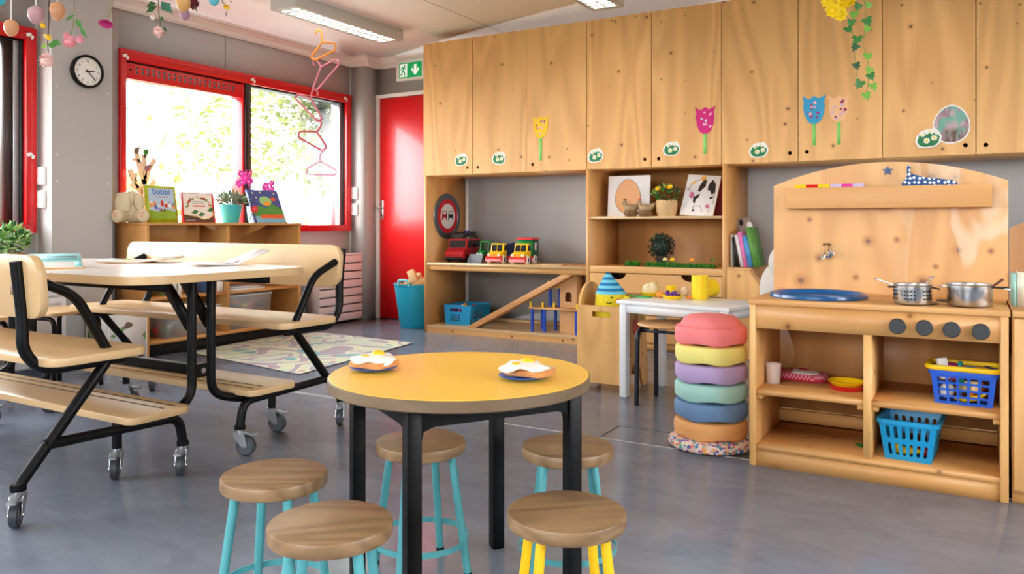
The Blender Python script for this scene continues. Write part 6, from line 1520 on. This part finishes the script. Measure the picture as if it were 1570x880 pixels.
# neck and tilt of each hanger, measured on the plane of the lamp
data = [((495, 64), 22, 68, .20), ((490, 104), -32, 92, .28), ((477, 151), 32, 88, .25), ((487, 203), 12, 78, .24), ((491, 247), -2, 50, .25)]
fixed = [((495, 62), (483, 46), 22), ((493, 101), (481, 88), -30), ((478, 151), (484, 138), 38), ((487, 202), (492, 184), 22), ((491, 248), (491, 232), 0)]
HS = .0
def hanger_from_px(px_pts, hook_pts, mm, lab, dofs):
    base = atD(*px_pts[0], DH); t = thing('coat_hanger', lab, 'hanger', base, 0, 'chain of coat hangers')
    ctrl = [atD(px, py, DH + o) for (px, py), o in zip(px_pts, dofs)]
    m = M(); pts = fillet(ctrl[:1] + ctrl[1:] + ctrl[:1], .03, 5); m.tube(pts, .0072, mm, 8); m.obj('frame', t)
    hk = [atD(px, py, DH) for px, py in hook_pts]; m = M(); m.tube(fillet(hk, .02, 4), .0068, mm, 8); m.obj('hook', t)
S_ = lambda x, y: (440 + x / 3.52, 30 + y / 3.52)
chain = [([(190, 122), (258, 126), (268, 160), (150, 220), (128, 205)], [(190, 122), (188, 80), (178, 56), (162, 56), (156, 78)]),
         ([(184, 255), (268, 212), (284, 238), (160, 382), (138, 376)], [(184, 255), (165, 225), (150, 210), (140, 222), (146, 248)]),
         ([(130, 428), (58, 400), (42, 425), (165, 548), (190, 536)], [(130, 428), (132, 400), (140, 378), (158, 378), (168, 396), (164, 410)]),
         ([(160, 604), (66, 602), (58, 634), (190, 708), (216, 690)], [(160, 604), (180, 580), (187, 555), (172, 540), (160, 552)]),
         ([(178, 764), (104, 806), (104, 836), (262, 838), (268, 814)], [(178, 764), (176, 735), (184, 716), (198, 706), (206, 716)])]
for k, ((fr, hk), (mm, lab)) in enumerate(zip(chain, HC)):
    hanger_from_px([S_(*q) for q in fr], [S_(*q) for q in hk], mm, lab, [0, .01 * (-1) ** k, .02 * (-1) ** k, -.02 * (-1) ** k, -.01 * (-1) ** k])

# ================================================================== hanging flowers and eggs over the bench table
DF = 2.9; BZ_ = 1.93
ba, bb = atD(-40, 0, DF), atD(372, 0, DF)
t = thing('hanging_branch', 'bare branch hung from the ceiling that carries the flowers and eggs', 'branch', ((ba.x + bb.x) / 2, (ba.y + bb.y) / 2, BZ_))
m = M(); m.tube([Vector((ba.x, ba.y, BZ_)), Vector(((ba.x + bb.x) / 2 + .03, (ba.y + bb.y) / 2, BZ_ + .03)), Vector((bb.x, bb.y, BZ_))], [.016, .014, .009], mat('branch_bark', (110, 84, 62), .8), 10); m.obj('stick', t)
m = M()
for f in (.15, .85):
    q = ba.lerp(bb, f); m.tube([(q.x, q.y, BZ_ + .015), (q.x, q.y, ZC)], .002, PAPER, 6)
m.obj('hanging_cord', t)
RIB = mat('white_ribbon', (230, 228, 224), .6)
def top_at(px): q = atD(px, 0, DF); return Vector((q.x, q.y, BZ_ - .008))
def hang_egg(px, py, w, h, mm, lab, ribbon=.0035, tilt=0, o=0.):
    c = atD(px, py, DF + o); t = thing('hanging_egg', lab, 'egg decoration', (c.x, c.y, c.z), group='eggs hanging from the branch'); k = DF / FL
    m = M(); m.ell(c, (w / 2 * k, w / 2 * k, h / 2 * k), mm, 22, 14, RY(tilt), f=lambda z: 1 + .16 * z); m.obj('shell', t)
    m = M(); m.tube([c + Vector((0, 0, h / 2 * k - .002)), Vector((c.x, c.y, BZ_))], ribbon, RIB, 6, flat=(1, .3)); m.obj('ribbon', t)
EB = mat('egg_brown', (204, 146, 102), .4); 
hang_egg(17, 43, 20.5, 26, EB, 'brown egg hanging lowest, before the top of the left window frame')
hang_egg(88, 17.5, 22, 29, EB, 'brown egg hanging beside the pale mauve egg above the clock')
hang_egg(1, 0, 14, 16, mat('egg_cyan', (40, 170, 190), .4), 'cyan egg at the far left end of the branch, mostly out of sight')
hang_egg(55, 23, 23, 28, mat('egg_mauve', (186, 146, 152), .5, var=.5, vscale=28), 'mottled mauve and pink egg hanging left of the brown egg')
hang_egg(281, 5, 21, 28, mat('egg_tan', (214, 160, 90), .4), 'tan egg hanging beside the dark red flower')
hang_egg(283, 23, 16, 18, mat('egg_lilac', (176, 134, 156), .5, var=.4, vscale=40), 'small lilac egg hanging just under the tan egg', o=.1)
hang_egg(328, 1, 16, 16, mat('egg_blue', (96, 184, 200), .5, var=.2, vscale=40), 'light blue egg hanging right of the dark red flower')
VS = mat('flower_stem', (112, 128, 62), .6); VD = mat('dark_twig', (84, 74, 52), .7)
def A(px, py, o=0): return atD(px, py, DF + o)
def bloom(name, lab, c_px, nrm, r, n, mp, mc, stem, leaves=(), layers=2, cup=.4, sm=VS, sr=.0018, buds=()):
    c = A(*c_px, .07 if 'dahlia' in name else 0.); t = thing(name, lab, 'flower', c, group='flowers hanging from the branch')
    m = M(); m.flower(c, nrm, r, n, mp, mc, layers=layers, cup=cup)
    if layers >= 3:
        m.ell(c + Vector(nrm).normalized() * r * .35, (r * .62,) * 3, mp, 14, 9)
        for k in range(26):
            d = Vector((rnd.uniform(-1, 1), rnd.uniform(-1, 1), rnd.uniform(-1, 1))).normalized(); m.leaf(c + Vector(nrm).normalized() * r * .35 + d * r * .4, d + Vector((rnd.uniform(-1, 1), rnd.uniform(-1, 1), 0)) * .6, (0, 0, 1), r * .55, r * .3, mp)
    m.obj('blossom', t)
    pts = [top_at(stem[0])] + [A(*q) for q in stem[1]] + [c]; m = M(); m.tube(pts, sr, sm, 6); m.obj('stem', t)
    for (q, d, w, mm) in leaves:
        m = M(); p_ = A(*q); e = A(*d); m.leaf(p_, e - p_, (-.5, .85, .2) if False else (SN, -CS, .3), (e - p_).length, w, mm, .2); m.obj('leaf', t)
    for (q, r2, mp2, mc2, n2) in buds:
        m = M(); p_ = A(*q); m.flower(p_, (.5, -.8, -.3), r2, n2, mp2, mc2, layers=2, cup=.6); m.obj('blossom', t)
RPK = mat('petal_blush', (236, 196, 186), .6); RPK2 = mat('petal_pink', (232, 158, 166), .6); DN = (.3, -.55, -.8)
bloom('hanging_rose', 'blush rose on a twig with yellow blossoms, left of the clock', (74, 90), DN, .034, 9, RPK, RPK, (75, ((75, 30), (73, 66), (74, 80))), (((73, 68), (88, 71), .014, GRN[0]), ((73, 68), (62, 74), .01, GRN[2]), ((80, 62), (94, 69), .013, GRN[0])), 4, .8, VD, .0022, (((67, 39), .014, YEL, ORANGE, 6), ((76, 57), .014, YEL, ORANGE, 6), ((71, 55), .012, mat('petal_white_yellow', (238, 226, 150), .6), YEL, 6)))
bloom('hanging_carnation', 'pink carnation spray with serrated leaves above the clock', (109, 61), DN, .030, 10, RPK2, RPK2, (113, ((114, 15), (113, 32), (110, 48))), (((115, 22), (100, 32), .008, GRN[0]), ((116, 28), (126, 45), .01, GRN[0]), ((122, 40), (134, 59), .008, GRN[0])), 3, .7, VS, .0016, (((124, 60), .02, RPK2, RPK2, 9), ((104, 55), .018, RPK2, RPK2, 9)))
bloom('hanging_gerbera', 'magenta daisy-like flower hanging right of the clock', (162, 37), (.25, -.35, -.9), .028, 14, mat('petal_magenta', (204, 34, 128), .6), mat('gerbera_heart', (160, 30, 100), .6), (173, ((172, 8), (166, 28))), (), 2, -.1, mat('ochre_stem', (150, 124, 60), .6))
bloom('hanging_pink_rose', 'pale rose with large dark leaves hanging before the coving', (245, 46), DN, .026, 9, RPK, RPK, (243, ((243, 10), (244, 25), (246, 36))), (((240, 4), (224, 11), .014, GRN[1]), ((241, 9), (223, 20), .013, GRN[1]), ((247, 2), (264, 21), .02, mat('leaf_blue_green', (54, 110, 86), .5)), ((246, 30), (251, 28), .012, GRN[1]), ((250, 40), (256, 50), .005, GRN[1])), 4, .8, VD, .0018, (((235, 26), .014, mat('petal_cream_pink', (232, 214, 200), .6), RPK, 7),))
bloom('hanging_dahlia', 'dark red flower hanging beside the tan egg', (296, 1), (.2, -.6, -.7), .032, 12, mat('petal_maroon', (116, 8, 28), .6), mat('petal_deep_maroon', (80, 4, 18), .6), (297, ((297, -20),)), (((297, 6), (303, 20), .004, VD),), 3, .5, VD)
bloom('hanging_daffodil', 'yellow flower with dry twigs hanging rightmost from the branch', (348, 9), DN, .016, 7, YEL, ORANGE, (344, ((343, -10), (341, 4))), (((348, 16), (346, 27), .002, VD), ((352, 0), (356, 5), .002, VD)), 2, .5, VD)

# ================================================================== ivy with yellow flowers by the cupboards
DI = 3.0
def I(px, py, o=0.): return atD(px, py, DI + o)
ic = I(1300, -40); t = thing('hanging_ivy', 'trailing ivy with bright yellow flowers hanging from the ceiling before the cupboards', 'hanging plant', (ic.x, ic.y, ic.z))
m = M(); m.lathe([(0, 0), (.07, .0), (.1, .1), (.095, .1), (.066, .01), (0, .01)], mat('hanging_pot', (226, 224, 220), .5), 30, (ic.x, ic.y, ic.z + .03)); m.obj('pot', t)
m = M()
for k in range(3):
    a = 2 * PI * k / 3; m.tube([(ic.x + .098 * math.cos(a), ic.y + .098 * math.sin(a), ic.z + .125), (ic.x, ic.y, ZC)], .0015, PAPER, 5)
m.obj('hanging_cord', t)
IV = [mat('ivy_green', (52, 120, 48), .45), mat('ivy_dark', (30, 84, 40), .45), mat('ivy_bright', (112, 172, 60), .45)]
rn = random.Random(31)
strands = [([(1316, -45), (1313, -5), (1309, 20), (1306, 42), (1308, 55), (1315, 65), (1310, 80), (1312, 100), (1314, 118)], [(1317, 11), (1310, 22), (1306, 36), (1301, 46), (1315, 60), (1311, 72), (1313, 101)]), ([(1322, -45), (1325, 0), (1327, 20), (1326, 45), (1323, 70), (1330, 88), (1333, 110), (1331, 130), (1328, 142)], [(1331, 8), (1330, 32), (1330, 44), (1331, 87), (1333, 108), (1335, 117), (1319, 129), (1338, 132), (1328, 147)])]
for pts, lv in strands:
    m = M(); m.tube([I(*q) for q in pts], .0014, VS, 6); m.obj('vine', t)
    for q in lv:
        m = M(); c = I(q[0] + rn.uniform(-1, 1), q[1] + rn.uniform(-2, 0), rn.uniform(-.02, .0)); z = Vector((.3 + rn.uniform(-.3, .3), -.9, rn.uniform(-.1, .4))).normalized(); d = Vector((rn.uniform(-.7, .7), 0, -1)); d = (d - z * d.dot(z)).normalized(); x = d.cross(z); s = rn.uniform(.016, .022)
        o2 = [(0, -.4), (.5, -.75), (1, -.35), (.62, .1), (.75, .55), (.3, .6), (0, 1.3), (-.3, .6), (-.75, .55), (-.62, .1), (-1, -.35), (-.5, -.75)]
        mm = rn.choice(IV); ctr_ = m._v(c + z * .003); vs = [m._v(c + (x * u_ + d * v_) * s) for u_, v_ in o2]
        m._fin([m.bm.faces.new((ctr_, vs[k], vs[(k + 1) % 12])) for k in range(12)], mm); m.obj('leaf', t)
PY_ = mat('petal_yellow', (252, 218, 10), .55)
for q, r in (((1276, 16), .034), ((1292, 4), .034), ((1270, 2), .03), ((1303, 2), .026), ((1288, 22), .03), ((1284, -14), .034), ((1302, -18), .03)):
    m = M(); m.flower(I(*q), (rn.uniform(-.3, .5), -.9, rn.uniform(-.2, .2)), r, 8, PY_, ORANGE if False else PY_, layers=3, cup=.35, w=.55); m.obj('blossom', t)
m = M(); m.leaves(60, ic + Vector((0, 0, .09)), (.12, .12, .06), .05, .02, IV, rn=random.Random(3)); m.obj('foliage', t)
# ================================================================== outdoors
m = M(); m.box(-45, 40, -40, 45, -.45, -.3, mat('garden_ground', (128, 132, 118), .9, var=.2, vscale=.6)); m.obj('ground', kind='structure')
BARK = mat('tree_bark', (146, 140, 128), .9, bump=.6, bscale=14, var=.25, vscale=6)
FOL = [mat('foliage_spring', (140, 150, 84), .6), mat('foliage_olive', (128, 141, 80), .6), mat('foliage_pale', (152, 156, 114), .6)]
def tree(x, y, h, cr, n, label, seed, lean=.0, trunk=.1, Lf=.13):
    t = thing('garden_tree', label, 'tree', (x, y, -.3), group='trees outside the windows'); rn = random.Random(seed)
    m = M(True); m.tube([(0, 0, 0), (lean * .4, lean * .5, h * .35), (lean, lean, h * .75), (lean * 1.1, lean, h)], [trunk, trunk * .85, trunk * .55, trunk * .2], BARK, 12)
    for k in range(9):
        z = h * rn.uniform(.3, .85); a = rn.uniform(0, 2 * PI); L = cr * rn.uniform(.6, 1.0); b = Vector((lean * z / h, lean * z / h, z)); e = b + Vector((math.cos(a) * L, math.sin(a) * L, L * rn.uniform(.2, .8)))
        m.tube([b, b.lerp(e, .5) + Vector((0, 0, .08 * L)), e], [trunk * .3, trunk * .2, trunk * .06], BARK, 7)
    m.obj('trunk', t)
    m = M(True)
    for k in range(n): 
        a = rn.uniform(0, 2 * PI); z = h * rn.uniform(.38, 1.02); rr = cr * rn.random() ** .5; m.leaf((math.cos(a) * rr + lean, math.sin(a) * rr + lean, z), (rn.uniform(-1, 1), rn.uniform(-1, 1), rn.uniform(-.6, .6)), (rn.uniform(-1, 1), 0, 1), Lf * rn.uniform(.6, 1.2), Lf * .3, rn.choice(FOL))
    m.obj('foliage', t)
tree(-9.0, 6.28, 5.0, 1.0, 110, 'slim bare-stemmed tree seen in the left pane of the wide window', 1, .15, .09)
tree(-11.5, 11.5, 5.5, 2.3, 4200, 'leafy yellow-green tree seen through the right pane of the wide window', 2, -.1, .09, .2)
tree(-10.2, 14.2, 5.2, 2.9, 6500, 'leafy tree at the right edge of the wide window, behind the hangers', 3, .0, .1, .22)
tree(-11.0, 3.6, 4.6, 1.8, 900, 'leafy tree seen through the narrow left window', 4, .0, .1)
tree(-14.5, 8.2, 6.0, 2.0, 60, 'thin-leaved tree far behind the middle of the wide window', 5, .3, .1)
def bush(x, y, r, h, n, label, seed):
    t = thing('garden_bush', label, 'bush', (x, y, -.3), group='bushes outside the windows'); rn = random.Random(seed)
    m = M(True); m.leaves(n, (0, 0, h * .5), (r, r, h * .5), .16, .05, FOL, rn=rn, shell=.1); m.obj('foliage', t)
    m = M(True)
    for k in range(5): a = rn.uniform(0, 6); m.tube([(0, 0, 0), (math.cos(a) * r * .5, math.sin(a) * r * .5, h * .7)], [.03, .01], BARK, 6)
    m.obj('stems', t)
bush(-8.6, 6.0, .45, 1.9, 420, 'ivy-like bush at the foot of the slim tree outside', 6)
bush(-10.5, 9.6, 1.0, 1.3, 600, 'low pale bush below the leafy tree outside the wide window', 7)
bush(-8.2, 3.2, .7, 1.3, 500, 'green bush outside the narrow left window', 8)

# ================================================================== light
w = bpy.data.worlds.new('world'); bpy.context.scene.world = w; w.use_nodes = True
bg = w.node_tree.nodes['Background']; bg.inputs[0].default_value = (.96, .98, 1, 1); bg.inputs[1].default_value = SKY_STRENGTH
def portal(name, loc, rot, sx, sy):
    l = bpy.data.lights.new(name, 'AREA'); l.shape = 'RECTANGLE'; l.size = sx; l.size_y = sy; l.cycles.is_portal = True
    o = bpy.data.objects.new(name, l); C.objects.link(o); o.location = loc; o.rotation_euler = rot
for i, (a, b, z0, z1) in enumerate((W1, W2, W3)): portal('window_portal', (XL - .19, (a + b) / 2, (z0 + z1) / 2), (R(90), 0, R(-90)), b - a, z1 - z0)
a, b, z0, z1 = W4; portal('window_portal', (XR + .19, (a + b) / 2, (z0 + z1) / 2), (R(90), 0, R(90)), b - a, z1 - z0)
a, b, z0, z1 = W5; portal('window_portal', ((a + b) / 2, YF - .19, (z0 + z1) / 2), (R(90), 0, 0), b - a, z1 - z0)
sc = bpy.context.scene
sc.cycles.max_bounces = 10; sc.cycles.diffuse_bounces = 5; sc.cycles.glossy_bounces = 3; sc.cycles.transparent_max_bounces = 12
sc.cycles.caustics_reflective = False; sc.cycles.caustics_refractive = False; sc.cycles.sample_clamp_indirect = 6
sc.cycles.use_denoising = True
sc.view_settings.view_transform = 'Standard'; sc.view_settings.look = 'None'; sc.view_settings.gamma = 1; sc.view_settings.use_curve_mapping = False
sc.view_settings.exposure = EXPOSURE

# ================================================================== camera
cd = bpy.data.cameras.new('camera'); cam = bpy.data.objects.new('camera', cd); C.objects.link(cam)
cam.location = (0, 0, EYE); cam.rotation_euler = (R(90), 0, R(YAW))
cd.sensor_width = 36; cd.sensor_fit = 'HORIZONTAL'; cd.lens = FL / 1570 * 36; cd.shift_y = -(440 - HY) / 1570; cd.clip_start = .02; cd.clip_end = 200
sc.camera = cam
